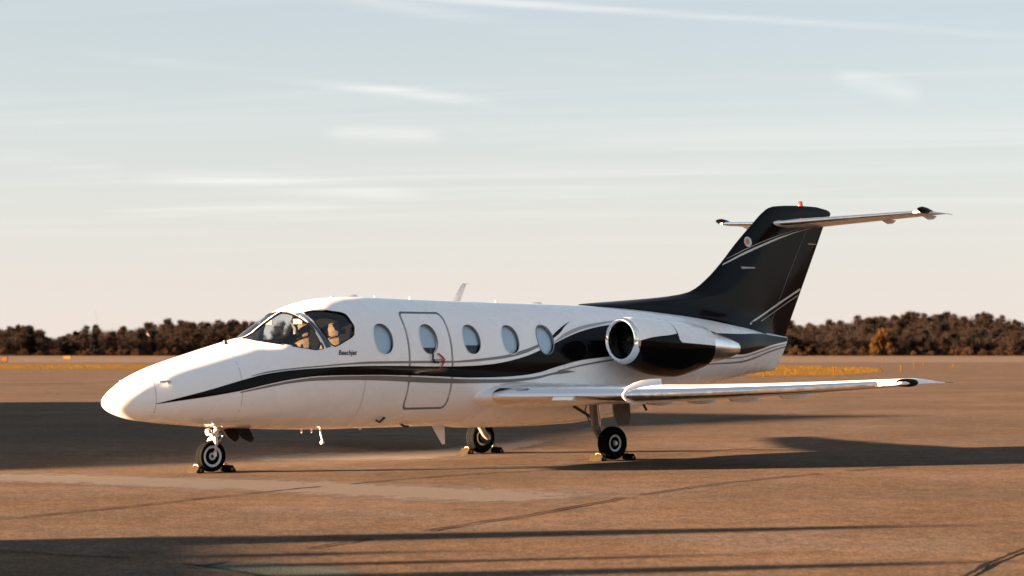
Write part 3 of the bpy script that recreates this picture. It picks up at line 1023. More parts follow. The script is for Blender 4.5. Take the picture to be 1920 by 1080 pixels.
finrib('silver_pinstripe', [(10.55, 2.03), (10.9, 2.17), (11.3, 2.34), (11.7, 2.51), (12.02, 2.64)], [(10.55, 2.005), (10.9, 2.135), (11.3, 2.305), (11.7, 2.475), (12.02, 2.60)], PALE)
finrib('grey_pinstripe', [(10.8, 2.03), (11.2, 2.20), (11.6, 2.375), (11.97, 2.53)], [(10.8, 2.015), (11.2, 2.185), (11.6, 2.36), (11.97, 2.51)], SILVER)
finrib('rudder_gap', [(11.17, 2.0), (11.6, 2.75), (12.15, 3.62)], [(11.178, 2.0), (11.608, 2.75), (12.158, 3.62)], GREYP)
finrib('trim_tab_gap', [(12.2, 3.40), (12.45, 3.40)], [(12.2, 3.385), (12.45, 3.385)], SILVER)
finrib('registration_mark', [(10.40, 2.955), (10.47, 2.957), (10.60, 2.955), (10.74, 2.955)], [(10.42, 2.925), (10.47, 2.920), (10.60, 2.930), (10.73, 2.935)], SILVER)
# round emblem near the fin's leading edge
for side in (1, -1):
    em = MB()
    ctr = (10.62, 3.37)
    vv = [fin_pt(*ctr, .004, side)] + [fin_pt(ctr[0] + .085 * math.cos(t), ctr[1] + .085 * math.sin(t), .004, side) for t in [2 * math.pi * k / 20 for k in range(20)]]
    em.add(vv, [(0, 1 + k, 1 + (k + 1) % 20) for k in range(20)])
    e_ = em.obj('emblem', PALE, FIN, recalc=False)
    em = MB()
    vv = [fin_pt(ctr[0] - .012, ctr[1] + .004, .006, side)] + [fin_pt(ctr[0] - .012 + .042 * math.cos(t), ctr[1] + .004 + .05 * math.sin(t), .006, side) for t in [2 * math.pi * k / 16 for k in range(16)]]
    em.add(vv, [(0, 1 + k, 1 + (k + 1) % 16) for k in range(16)])
    em.obj('emblem_centre', mat('emblem_orange', (.55, .22, .08), .5), e_, recalc=False)
bc = MB()
bc.lathe([(0, .05), (.02, .05), (.022, .042), (.06, .04), (.085, .028), (.095, .004)], (12.03, 0, 4.02), (0, 0, 1), 20)
bc.obj('beacon', ORANGEL, FIN)
tz_ = pchip([0, 2.2], [3.70, 3.845])
tle, tte = pchip([0, 2.2], [11.22, 12.46]), pchip([0, 2.2], [12.66, 13.2])
for side in (1, -1):
    m = MB()
    rings = []
    for p, gr in [(.02, 1), (.4, 1), (.8, 1), (1.2, 1), (1.6, 1), (2.0, 1), (2.1, .98), (2.15, .85), (2.18, .6), (2.2, .15)]:
        c = tte(p) - tle(p)
        rings.append([(tle(p) + x, -side * p, tz_(p) + z * gr) for x, z in naca(c, .095, 16, 0)])
    m.loft(rings)
    tp = m.obj('tailplane', WHITE, JET, 40)
    us = [.06, .03, .012, .003, 0]
    def tpp(p, u, up, off=.004):
        c = tte(p) - tle(p)
        y = 5 * .095 * (.2969 * math.sqrt(u) - .126 * u - .3516 * u * u + .2843 * u ** 3 - .1036 * u ** 4)
        return Vector((tle(p) + u * c - off * .7, -side * p, tz_(p) + up * (y * c + off)))
    le = MB()
    le.loft([[tpp(p, u, 1) for u in us] + [tpp(p, u, -1) for u in us[::-1][1:]] for p in [.15 + 1.9 * k / 16 for k in range(17)]], caps=(False, False), closed=False)
    le.obj('leading_edge', POLISH, tp)
    # dark balance horn on the tip
    hn = MB()
    rg = []
    for t, r1, r2 in ((-.02, .006, .006), (.03, .03, .032), (.12, .04, .055), (.26, .036, .05), (.38, .02, .025), (.45, .004, .004)):
        ce = Vector((12.36 + t, -side * 2.17, 3.885 - t * .07))
        rg.append([ce + Vector((0, math.cos(q) * r1, math.sin(q) * r2)) for q in [2 * math.pi * j / 14 for j in range(14)]])
    hn.loft(rg)
    hn.obj('balance_horn', BLACK, tp)
    for p in (1.25, 1.95):
        MB().loft([[(tte(p) - .35 + t * .4, -side * p - hw, tz_(p) - .01), (tte(p) - .35 + t * .4, -side * p, tz_(p) - hh), (tte(p) - .35 + t * .4, -side * p + hw, tz_(p) - .01)] for t, hh, hw in ((0, .03, .01), (.4, .085, .022), (.8, .07, .018), (1, .02, .006))]).obj('elevator_hinge', WHITE, tp)
    b = Vector((tte(2.17) - .02, -side * 2.17, tz_(2.17)))
    MB().tube([b, b + Vector((.14, 0, -.01))], .004, 5).obj('static_wick', DARKM, tp)

# ------------------------------------------------------------------ engines
EP, EZ = 1.30, 1.735
nr = pchip([6.30, 6.36, 6.6, 7.0, 7.4, 7.8, 8.06], [.300, .333, .370, .398, .398, .355, .305])
def ndrop(a):
    return -.085 * max(0., min(1.3, (a - 6.36) / 1.7))
def nac_ring(a, r, side, n=48, drop=0.):
    out = []
    for k in range(n):
        th = 2 * math.pi * k / n
        # slightly deeper below the axis
        dz = math.cos(th) * r
        dz *= (1 + .26 * math.sin(math.pi * min(1, max(0, (a - 6.3) / 1.9)))) if dz < 0 else (1 - .14 * math.sin(math.pi * min(1, max(0, (a - 6.3) / 1.9))))
        out.append((a, -side * EP + math.sin(th) * r, EZ + dz + ndrop(a)))
    return out
def nac_pt(a, th, off, side):
    r = nr(a) + off
    dz = math.cos(th) * r
    dz *= (1 + .26 * math.sin(math.pi * min(1, max(0, (a - 6.3) / 1.9)))) if dz < 0 else (1 - .14 * math.sin(math.pi * min(1, max(0, (a - 6.3) / 1.9))))
    return Vector((a, -side * (EP + math.sin(th) * r), EZ + dz + ndrop(a)))
for side in (1, -1):
    m = MB()
    m.loft([nac_ring(a, nr(a), side) for a in [6.36 + 1.70 * k / 34 for k in range(35)]] + [nac_ring(8.061, .23, side)], caps=(False, False))
    NAC = m.obj('engine_nacelle', BLACK, JET)
    # white cowl crown with the swept points of the paint line; th=0 top, pi/2 outboard
    wt = MB()
    vv, K, J = [], 40, 22
    edge = pchip([6.36, 6.6, 7.0, 7.16, 7.17, 7.24, 7.6, 8.06], [1.60, 1.42, 1.25, 1.16, 1.50, 1.545, 1.55, 1.55])
    for i in range(K + 1):
        a = 6.36 + 1.70 * i / K
        hi = edge(a)
        for j in range(J + 1):
            th = -1.2 + (hi + 1.2) * j / J
            vv.append(nac_pt(a, th, .003, side))
    wt.add(vv, [(i * (J + 1) + j, i * (J + 1) + j + 1, (i + 1) * (J + 1) + j + 1, (i + 1) * (J + 1) + j) for i in range(K) for j in range(J)])
    wt.obj('white_cowl_panel', WHITE, NAC, recalc=False)
    lip = MB()
    pr = [(6.40, .342), (6.36, .335), (6.325, .322), (6.302, .304), (6.298, .290), (6.31, .275), (6.34, .264), (6.40, .256), (6.5, .252)]
    lip.loft([nac_ring(a, r, side) for a, r in pr], caps=(False, False))
    lip.obj('intake_lip', POLISH, NAC)
    du = MB()
    du.loft([nac_ring(a, r, side) for a, r in ((6.5, .252), (6.62, .254), (6.66, .254))], caps=(False, True))
    du.obj('intake_duct', INTERIOR, NAC)
    sp = MB()
    sp.lathe([(6.46, .003), (6.48, .03), (6.53, .062), (6.6, .08), (6.65, .08)], (0, -side * EP, EZ), (1, 0, 0), 20)
    sp.obj('fan_spinner', FANM, NAC)
    for k in range(18):
        th = 2 * math.pi * k / 18
        fb = MB()
        q = []
        for r, tw, x in ((.07, .5, 6.585), (.249, 1.0, 6.585)):
            dth = .5 * .05 / r
            for s_ in (-1, 1):
                ang = th + s_ * dth
                q.append((x + s_ * .022 * tw, -side * EP + math.sin(ang) * r, EZ + math.cos(ang) * r))
        fb.add(q, [(0, 1, 3, 2)])
        fb.obj('fan_blade', FANM, NAC, recalc=False)
    ex = MB()
    def exr(a, r, tilt):
        return [(a - (q[2] - EZ) * tilt, q[1], q[2]) for q in nac_ring(a, r, side, 40)]
    ex.loft([exr(8.05, .27, 0), exr(8.25, .245, .0), exr(8.5, .195, .05), exr(8.72, .14, .12), exr(8.85, .10, .15), exr(8.83, .09, .15), exr(8.6, .15, 0.05), exr(8.3, .22, 0)], caps=(False, False))
    ex.obj('exhaust_nozzle', EXH, NAC)
    pg = MB()
    pg.lathe([(8.2, .12), (8.5, .09), (8.75, .05), (8.88, .012), (8.9, .003)], (0, -side * EP, EZ - .10), (1, 0, 0), 20)
    pg.obj('exhaust_plug', DARKM, NAC)
    # drain mast beneath
    MB().loft([[(7.10, -side * EP - .012, 1.27), (7.22, -side * EP - .012, 1.27), (7.22, -side * EP + .012, 1.27), (7.10, -side * EP + .012, 1.27)], [(7.18, -side * EP - .006, 1.20), (7.22, -side * EP - .006, 1.20), (7.22, -side * EP + .006, 1.20), (7.18, -side * EP + .006, 1.20)]]).obj('drain_mast', BLACK, NAC)
    py = MB()
    rings = []
    for p, a0, a1, t in ((.45, 6.75, 8.75, .085), (.75, 6.85, 8.70, .075), (1.1, 6.9, 8.45, .07)):
        rings.append([(a0 + x, -side * p, EZ + .12 + z) for x, z in naca(a1 - a0, t * 1.3, 14, 0)])
    py.loft(rings)
    py.obj('engine_pylon', WHITE, NAC)

# ------------------------------------------------------------------ undercarriage
def wheel(par, a, p, z, r, wd, rr, side=1, hubm=None):
    hubm = hubm or RIMM
    c = Vector((a, -p, z))
    ty = MB()
    h = wd / 2
    prof = [(-h * .55, rr), (-h * .85, rr + (r - rr) * .25), (-h, rr + (r - rr) * .55), (-h * .88, r - (r - rr) * .17), (-h * .6, r - .006)]
    for gx in (-.3, .05, .3):
        prof += [(h * (gx - .06), r - .002), (h * (gx - .05), r - .009), (h * (gx + .03), r - .009), (h * (gx + .04), r - .001)]
    prof += [(h * .6, r - .006), (h * .88, r - (r - rr) * .17), (h, rr + (r - rr) * .55), (h * .85, rr + (r - rr) * .25), (h * .55, rr)]
    n = 44
    ty.lathe(prof, c, (0, -1, 0), n)
    ty.obj('tyre', RUBBER, par, 40)
    rm = MB()
    for s_ in (1, -1):
        pf = [(h * .42, rr + .004), (h * .66, rr + .004), (h * .68, rr - .006), (h * .60, rr * .80), (h * .36, rr * .72), (h * .32, rr * .66)]
        rm.lathe([(d * s_, q) for d, q in pf], c, (0, -1, 0), 36)
    rim = rm.obj('wheel_rim', RIMM, par, 35)
    hb_ = MB()
    for s_ in (1, -1):
        hb_.lathe([(d * s_, q) for d, q in [(h * .28, rr * .68), (h * .31, rr * .66), (h * .32, rr * .45), (h * .5, rr * .40), (h * .62, rr * .36), (h * .63, rr * .20), (h * .55, rr * .16), (h * .5, .002)]], c, (0, -1, 0), 30)
    hb_.obj('hub', hubm, rim, 35)
    for k in range(8):
        t = 2 * math.pi * k / 8 + .2
        for s_ in (1, -1):
            o = c + Vector((math.cos(t) * rr * .58, -s_ * h * .335, math.sin(t) * rr * .58))
            MB().lathe([(0, rr * .10), (.006, rr * .10), (.007, .001)], o, (0, -s_, 0), 10).obj('lightening_hole', BLACKM, rim)
    MB().lathe([(0, rr * .16), (h * .12, rr * .15), (h * .14, .002)], c + Vector((0, -side * h * .55, 0)), (0, -side, 0), 14).obj('axle_cap', BLACKM, rim)
ng = empty('nose_gear')
ng.parent = JET
wheel(ng, 0.0, 0.0, .205, .205, .14, .136)
MB().tube([(.16, 0, .66), (.10, 0, .56), (.07, 0, .47)], [.035, .035, .033], 14).obj('strut', GEARW, ng)
MB().tube([(.075, 0, .49), (.045, 0, .43)], .048, 16).obj('strut_collar', STEEL, ng)
fk = MB()
for s_ in (1, -1):
    fk.tube([(.05, 0, .45), (.035, s_ * .06, .42), (.02, s_ * .098, .36), (0, s_ * .10, .27), (0, s_ * .10, .205)], [.03, .03, .027, .023, .024], 10)
fk.obj('fork', GEARW, ng)
MB().tube([(.10, 0, .50), (.20, 0, .47), (.14, 0, .40)], [.014, .018, .014], 8).obj('torque_link', STEEL, ng)
MB().tube([(.09, .015, .52), (.35, .03, .60)], .017, 8).obj('drag_brace', STEEL, ng)
MB().lathe([(0, .03), (.02, .045), (.06, .045), (.062, .002)], (-.0, 0, .525), (-1, 0, -.15), 16).obj('taxi_light', STEEL, ng)
for s_ in (1, -1):
    d = MB()
    rg = []
    for a, z0, z1, pp in ((.24, .575, .54, .10), (.34, .57, .43, .12), (.46, .56, .37, .13), (.52, .555, .42, .12)):
        rg.append([(a, -s_ * pp, z0), (a, -s_ * (pp + .012), z0), (a + .05, -s_ * (pp + .05), z1), (a + .05, -s_ * (pp + .038), z1)])
    d.loft(rg)
    d.obj('gear_door', mat('gear_bay_dark', (.018, .013, .009), .7, spec=.1, vary=.4, vscale=25), ng)
for side in (1, -1):
    mg = empty('main_gear')
    mg.parent = JET
    P = 1.42
    wheel(mg, 6.02, side * P, .243, .243, .185, .118, side, GREYP)
    y = lambda p: -side * p
    MB().tube([(5.78, y(1.26), .93), (5.80, y(1.26), .62), (5.82, y(1.25), .47)], [.06, .055, .045], 14).obj('strut', GEAR_SHADE, mg)
    MB().tube([(5.80, y(1.25), .50), (5.95, y(1.25), .30), (6.02, y(1.25), .243)], [.045, .045, .05], 12).obj('trailing_link', GEAR_SHADE, mg)
    MB().tube([(6.02, y(1.22), .243), (6.02, y(1.5), .243)], .03, 12).obj('axle', STEEL, mg)
    MB().tube([(5.93, y(1.25), .36), (5.90, y(1.25), .62), (5.88, y(1.25), .82)], [.028, .035, .035], 12).obj('shock_absorber', POLISH, mg)
    MB().tube([(5.80, y(1.25), .60), (5.62, y(1.02), .78)], .022, 8).obj('side_brace', DARKM, mg)
    MB().tube([(5.77, y(1.2), .55), (5.70, y(1.18), .72), (5.74, y(1.2), .86)], .009, 6).obj('brake_hose', BLACKM, mg)
    br = MB()
    br.lathe([(0, .05), (.0, .10), (.05, .10), (.05, .05)], (6.02, y(1.27), .243), (0, -side, 0), 24)
    br.obj('brake', DARKM, mg)
    dr = MB()
    rg = []
    for z, a0, a1, pp in ((.86, 5.76, 6.08, 1.66), (.70, 5.82, 6.14, 1.62), (.58, 5.90, 6.18, 1.585), (.50, 6.0, 6.16, 1.56)):
        rg.append([(a0, y(pp), z), (a1, y(pp + .02), z), (a1, y(pp + .045), z), (a0, y(pp + .025), z)])
    dr.loft(rg)
    dr.obj('gear_door', GEAR_SHADE, mg)
    MB().tube([(6.3, y(1.75), .84), (6.42, y(1.72), .72)], .018, 8).obj('door_actuator', DARKM, mg)

# ------------------------------------------------------------------ aerials, probes
def blade(name, a, z, h, c0, c1, sweep, t=.012, p=0., m=ANT, hook=0.):
    mb_ = MB()
    rg = []
    for k in range(6):
        u = k / 5
        c = c0 + (c1 - c0) * u
        x = a + sweep * u
        rg.append([(x, -p, z + h * u), (x + c * .35, -p - t * (1 - .5 * u), z + h * u), (x + c, -p, z + h * u), (x + c * .35, -p + t * (1 - .5 * u), z + h * u)])
    if hook:
        x, zz = rg[-1][0][0], z + h
        rg.append([(x + .03, -p, zz + .012), (x + .05, -p - .004, zz + .012), (x + hook, -p, zz + .006), (x + .05, -p + .004, zz + .012)])
    mb_.loft(rg)
    return mb_.obj(name, m, FUS, 25)
blade('blade_antenna', 4.18, 2.285, .255, .16, .09, .19, hook=.17)
for a, h, c in ((2.25, .035, .22), (2.72, .02, .06), (3.36, .035, .05), (5.0, .03, .08), (5.75, .02, .25), (1.95, .02, .08)):
    blade('roof_antenna', a, sec(a)[1] - .012, h + .012, c, c * .6, c * .2, .02)
blade('belly_antenna', 3.78, .53, -.29, .26, .06, .21, .016)
blade('belly_antenna', 1.45, .515, -.05, .05, .02, .02)
blade('belly_antenna', 1.62, .515, -.05, .05, .02, .02)
blade('belly_antenna', 2.45, .515, -.03, .08, .04, .02)
pt = MB()
pt.tube([(1.80, 0, .52), (1.80, 0, .46), (1.84, 0, .34)], [.02, .012, .012], 8)
pt.lathe([(0, .002), (.01, .022), (.05, .022), (.07, .002)], (1.80, 0, .33), (1, 0, 0), 10)
pt.obj('belly_probe', ANT, FUS)
for a, z, dx, ln in ((2.36, .635, .07, .07), (2.93, .56, .05, .04)):
    for side in (1, -1):
        s0 = fus_pt(a, z, 0, side)
        MB().tube([s0 - Vector((0, 0, 0)), s0 + Vector((.02, -side * .05, -.03)), s0 + Vector((.03 + dx, -side * .06, .03 if ln > .05 else -.03))], .016, 8).obj('static_probe', BLACKM, FUS)
for side in (1, -1):
    s0 = fus_pt(-.93, 1.178, 0, side)
    MB().tube([s0, s0 + Vector((.0, -side * .05, .01)), s0 + Vector((-.10, -side * .06, .01)), s0 + Vector((-.16, -side * .06, .01))], [.022, .018, .014, .008], 8).obj('pitot_probe', STEEL, FUS)
MB().lathe([(0, .03), (.02, .03), (.05, .022), (.055, .002)], fus_pt(.16, 1.664), (-.2, 0, 1), 12).obj('wiper_post', BLACKM, FUS)
for a in (-.35, .1, .55):
    s0 = fus_pt(a, .68)
    MB().lathe([(0, .016), (.004, .016), (.005, .002)], s0, (0, -1, -.5), 10).obj('skin_plug', SEAM, FUS)

# ------------------------------------------------------------------ cockpit
ribbon('windshield_post', *T([(1.14, 2.075, 1.20, 2.082), (1.18, 1.98, 1.225, 1.99), (1.222, 1.86, 1.268, 1.87), (1.262, 1.74, 1.322, 1.75), (1.30, 1.61, 1.38, 1.63)]), mat('post_blue_grey', (.07, .095, .125), .35, spec=.3), nz=4, off=.006, step=.01)  # blue-grey puts shade and reflected sky into the post colour
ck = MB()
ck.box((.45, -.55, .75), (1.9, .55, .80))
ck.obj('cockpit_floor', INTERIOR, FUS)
bk = MB()
bk.loft([[(x, q[1] * .96, min(max(q[2], .55), 2.27)) for q in fus_ring(2.05, 40, .04)] for x in (2.03, 2.06)])
bk.obj('cockpit_bulkhead', INTERIOR, FUS)
gs = MB()
rg = []
for a, zt_, hw in ((.42, 1.60, .42), (.65, 1.685, .56), (.85, 1.70, .62), (1.0, 1.665, .64)):
    rg.append([(a, -hw, zt_ - .10), (a, -hw * .8, zt_), (a, 0, zt_ + .02), (a, hw * .8, zt_), (a, hw, zt_ - .10), (a, 0, zt_ - .2)])
gs.loft(rg)
gs.obj('glareshield', INTERIOR, FUS)
ip = MB()
ip.box((.93, -.60, 1.05), (.98, .60, 1.60))
ip.obj('instrument_panel', DARKM, FUS)
for side in (1, -1):
    y0 = -side * .33
    st = MB()
    rg = []
    for a, z, hw, hh in ((1.50, 1.05, .23, .10), (1.58, 1.25, .235, .11), (1.66, 1.50, .22, .10), (1.72, 1.68, .19, .08), (1.75, 1.74, .13, .05)):
        rg.append([(a + math.cos(t) * hh * .8, y0 + math.sin(t) * hw, z + .02 * math.cos(t)) for t in [2 * math.pi * k / 16 for k in range(16)]])
    st.loft(rg)
    seat = st.obj('pilot_seat', SHEEP, FUS)
    hd = MB()
    rg = []
    for z, hw, hh in ((1.76, .07, .03), (1.78, .12, .055), (1.86, .135, .065), (1.93, .11, .05), (1.95, .05, .02)):
        rg.append([(1.76 + math.cos(t) * hh, y0 + math.sin(t) * hw, z) for t in [2 * math.pi * k / 14 for k in range(14)]])
    hd.loft(rg)
    hd.obj('headrest', SHEEP, seat)
    cu_ = MB()
    cu_.loft([[(a, y0 + math.sin(t) * .235, 1.02 + math.cos(t) * .07) for t in [2 * math.pi * k / 16 for k in range(16)]] for a in (1.12, 1.3, 1.55)])
    cu_.obj('seat_cushion', SHEEP, seat)
    yk = MB()
    yk.tube([(.96, y0, 1.40), (1.12, y0, 1.46)], .018, 8)
    yk.tube([(1.12, y0 - .15, 1.66), (1.13, y0 - .14, 1.53), (1.13, y0 - .06, 1.46), (1.13, y0 + .06, 1.46), (1.13, y0 + .14, 1.53), (1.12, y0 + .15, 1.66)], .016, 8)
    yk.obj('control_yoke', BLACKM, FUS)
    sv = MB()
    sv.box((1.16, y0 - .10, 1.93), (1.172, y0 + .10, 2.0))
    sv.obj('sun_visor', mat('visor_green', (.004, .007, .005), .4), FUS)
hs = MB()
hs.tube([(1.3, -.02, 1.98), (1.34, -.05, 1.88), (1.34, -.06, 1.80)], .035, 10)
hs.obj('headset', BLACKM, FUS)

# ------------------------------------------------------------------ loose things by the jet
JM = Matrix.Translation(JET.location) @ Matrix.Rotation(math.atan2(.6829, .7306), 4, 'Z')
JRZ = math.atan2(.6829, .7306)
def jw(a, p, z=0.):
    return JM @ Vector((a, -p, z))
CHK = mat('worn_yellow_chock', (.017, .012, .005), .85, spec=.08, vary=.5, vscale=30)
def chock(a, p, rot, m, label, yellow_ends=False, ln=.30, w_=.13, h=.085):
    t = empty('wheel_chock', jw(a, p), JRZ + rot, label=label, category='chock', group='wheel chocks at the jet tyres')
    b = MB()
    rg = []
    for y in (-ln / 2, -ln / 2 + .012, ln / 2 - .012, ln / 2):
        k = .94 if abs(y) > ln / 2 - .005 else 1
        rg.append([(-w_ / 2 * k, y, .0), (w_ / 2 * k, y, .0), (w_ / 2 * k, y, .02), (.02, y, h * k), (-.02, y, h * k), (-w_ / 2 * k, y, .02)])
    b.loft(rg)
    b.obj('wedge', m, t, 20)
    for s_ in (-1, 1):
        e = MB()
        e.box((-.018, s_ * (ln / 2 + .002) - .004, .02), (.018, s_ * (ln / 2 + .002) + .004, .055))
        e.obj('end_marker', YELLOW, t, 0)
    hd = MB()
    hd.tube([(.0, -.05, h - .004), (.0, -.03, h + .018), (.0, .03, h + .018), (.0, .05, h - .004)], .007, 6)
    hd.obj('rope_handle', mat('rope', (.35, .28, .16), .9), t)
chock(-.245, .02, .05, CHK, 'dull yellow chock in front of the nose wheel', ln=.2)
chock(.235, .0, -.04, RUBBER, 'black rubber chock behind the nose wheel')
chock(5.72, 1.43, .08, CHK, 'dull yellow chock in front of the near main wheel', ln=.22)
chock(6.30, 1.42, .0, RUBBER, 'black rubber chock behind the near main wheel')
chock(5.72, -1.40, -.06, CHK, 'dull yellow chock in front of the far main wheel', ln=.2)
chock(6.31, -1.42, .03, RUBBER, 'black rubber chock behind the far main wheel')
rb = empty('warning_ribbon', jw(3.16, .86, 1.45), JRZ, label='red ribbon with black cord hooked over the cabin door handle', category='ribbon')
def fp(a, z, off=.02):
    q = fus_pt(a, z, off)
    return q - Vector((3.16, -.86, 1.45))
MB().tube([fp(3.09, 1.60, .012), fp(3.075, 1.52, .03), fp(3.07, 1.46, .03), fp(3.10, 1.425, .03), fp(3.17, 1.415, .03)], .014, 8).obj('cord', BLACKM, rb)
vv = []
for k in range(13):
    u = k / 12
    a_ = 3.15 + .10 * math.sin(u * math.pi) + .02 * u
    z_ = 1.535 - .21 * u
    vv += [fp(a_, z_, .022 + .006 * math.sin(u * 7)), fp(a_ + .032, z_ + .008, .026 + .006 * math.sin(u * 7))]
r_ = MB()
r_.add(vv, [(2 * k, 2 * k + 1, 2 * k + 3, 2 * k + 2) for k in range(12)])
ro = r_.obj('ribbon_band', RED, rb, recalc=False)
so = ro.modifiers.new('thick', 'SOLIDIFY')
so.thickness = .003
MB().tube([fus_pt(3.30, 1.46, .0), fus_pt(3.30, 1.46, .02), fus_pt(3.12, 1.455, .02), fus_pt(3.12, 1.455, 0)], .01, 8).obj('door_handle', STEEL, DOOR)

# ------------------------------------------------------------------ hangar and added shadow block, unseen west of the frame, that shade the apron
AX = Vector((math.cos(R(SUN_AZ)), math.sin(R(SUN_AZ)), 0))
AY = Vector((-math.sin(R(SUN_AZ)), math.cos(R(SUN_AZ)), 0))
def LQ(l, q, z=0.):
    return AX * l + AY * q + Vector((0, 0, z))
METAL = mat('hangar_cladding', (.34, .35, .36), .5, vary=.08, vscale=1.5)
ROOFM = mat('hangar_roof', (.22, .22, .23), .5, vary=.1, vscale=1)
hb = LQ(-33, 48)
hg = empty('hangar', hb, R(SUN_AZ), label='grey metal hangar with low gabled roof left of the apron', category='building')
HS = math.tan(R(SUN_EL)) / .2126
prof = [(y_, z_ * HS) for y_, z_ in [(-19.2, 0), (-19.2, 6.6), (-17.5, 7.4), (-14.5, 8.35), (-6, 9.35), (-1.5, 10.6), (0, 11.1), (1.5, 10.6), (7, 9.2), (15, 8.2), (19, 7.2), (19.2, 6.6), (19.2, 0)]]
MB().loft([[(x, y, z) for y, z in prof] for x in (-30, 0)]).obj('wall', METAL, hg, 20)
MB().loft([[(x, y, z + .01) for y, z in prof[1:-1]] + [(x, y * 1.01, z + .25) for y, z in prof[1:-1]][::-1] for x in (-30.3, .02)]).obj('roof', ROOFM, hg, 20)
for k in range(6):
    MB().box((.02, -15 + k * 5 + .04, .05), (.10, -10 + k * 5 - .04, 4.2)).obj('door_panel', METAL, hg, 0)
sb_ = LQ(-20, 15)  # unseen block and posts made up to cast the near shadow stripes
sh = empty('shadow_block', sb_, R(SUN_AZ), label='unseen flat block with posts added to cast shadow stripes on the apron', category='building')
MB().box((-8, -6, 0), (0, 2.9, 4.42 * HS)).obj('wall', METAL, sh, 0)
MB().box((-8.2, -6.2, 4.42 * HS + .005), (.15, 3.05, 4.62 * HS)).obj('roof', ROOFM, sh, 0)
MB().box((.0, -3, 0), (.06, -2, 2.1)).obj('door', GREYP, sh, 0)
for q, h, wd in ((2.55, 6.1, .62), (1.2, 5.05, .52), (.4, 5.6, .26), (-.55, 5.9, .5)):  # posts shaped for the tapering shadow stripes
    MB().loft([[(x0, q - wd / 2 * k, z), (x1, q - wd / 2 * k, z), (x1, q + wd / 2 * k, z), (x0, q + wd / 2 * k, z)] for z, k, x0, x1 in ((4.62 * HS, 1.2, -1.2, -.4), (h * HS - .35, .8, -1.1, -.5), (h * HS, .35, -1, -.6))]).obj('shadow_post', ROOFM, sh, 0)

# ------------------------------------------------------------------ airfield furniture
def taxi_light(x, y, label, h=.36):
    X, Y, _ = g(x, y)
    t = empty('taxiway_light', (X, Y, .0), 0, label=label, category='light', group='taxiway edge markers')
    b = MB()
    b.lathe([(0, .10), (.03, .10), (.04, .04), (h * .55, .035), (h * .56, .03), (h * .62, .03)], (0, 0, 0), (0, 0, 1), 12)
    b.obj('stake', TAXIY, t)
    c = MB()
    c.lathe([(h * .62, .06), (h * .68, .065), (h * .9, .065), (h, .05), (h + .01, .003)], (0, 0, 0), (0, 0, 1), 12)
    c.obj('lamp_head', TAXIY, t)
for x, y, l, h in ((1433, 706, 'yellow taxiway edge marker at the near left end of the straw island', .42), (1563, 701, 'yellow taxiway edge marker before the middle of the straw island', .5),
                (1690, 696, 'yellow taxiway edge marker nearest above the dark wingtip light', .5), (1714, 690, 'taller yellow taxiway edge marker right of the straw island tip', .6),
                (1732, 686, 'rightmost small yellow marker of the cluster beside the straw island', .5), (1657, 680, 'small far yellow marker above the straw island tip', .5),
                (1486, 677, 'far pale yellow marker above the straw island beside the tail', .6), (1788, 690, 'isolated yellow marker far right on the taxiway curve', .4)):
    taxi_light(x, y, l, h)
def sign(x, y, wd, h, cols, label):
    X, Y, _ = g(x, y)
    t = empty('taxiway_sign', (X, Y, 0), R(4), label=label, category='sign', group='taxiway signs')
    MB().box((-wd / 2, -.12, .2), (wd / 2, .12, h)).obj('sign_box', cols[0], t, 0)
    MB().box((-wd / 2 + .08, -.14, .28), (wd / 2 - .08, -.122, h - .08)).obj('sign_face', cols[1], t, 0)
    for s_ in (-1, 1):
        MB().box((s_ * wd * .35 - .05, -.05, 0), (s_ * wd * .35 + .05, .05, .2)).obj('post', DARKM, t, 0)
sign(126, 675.5, 1.5, .85, (YELLOW, mat('sign_yellow', (.22, .12, .02), .5)), 'yellow taxiway sign board on the far left verge')
sign(8, 681, 1.0, .95, (BLACKM, mat('sign_orange', (.16, .06, .008), .5)), 'orange and black taxiway sign at the left picture edge')

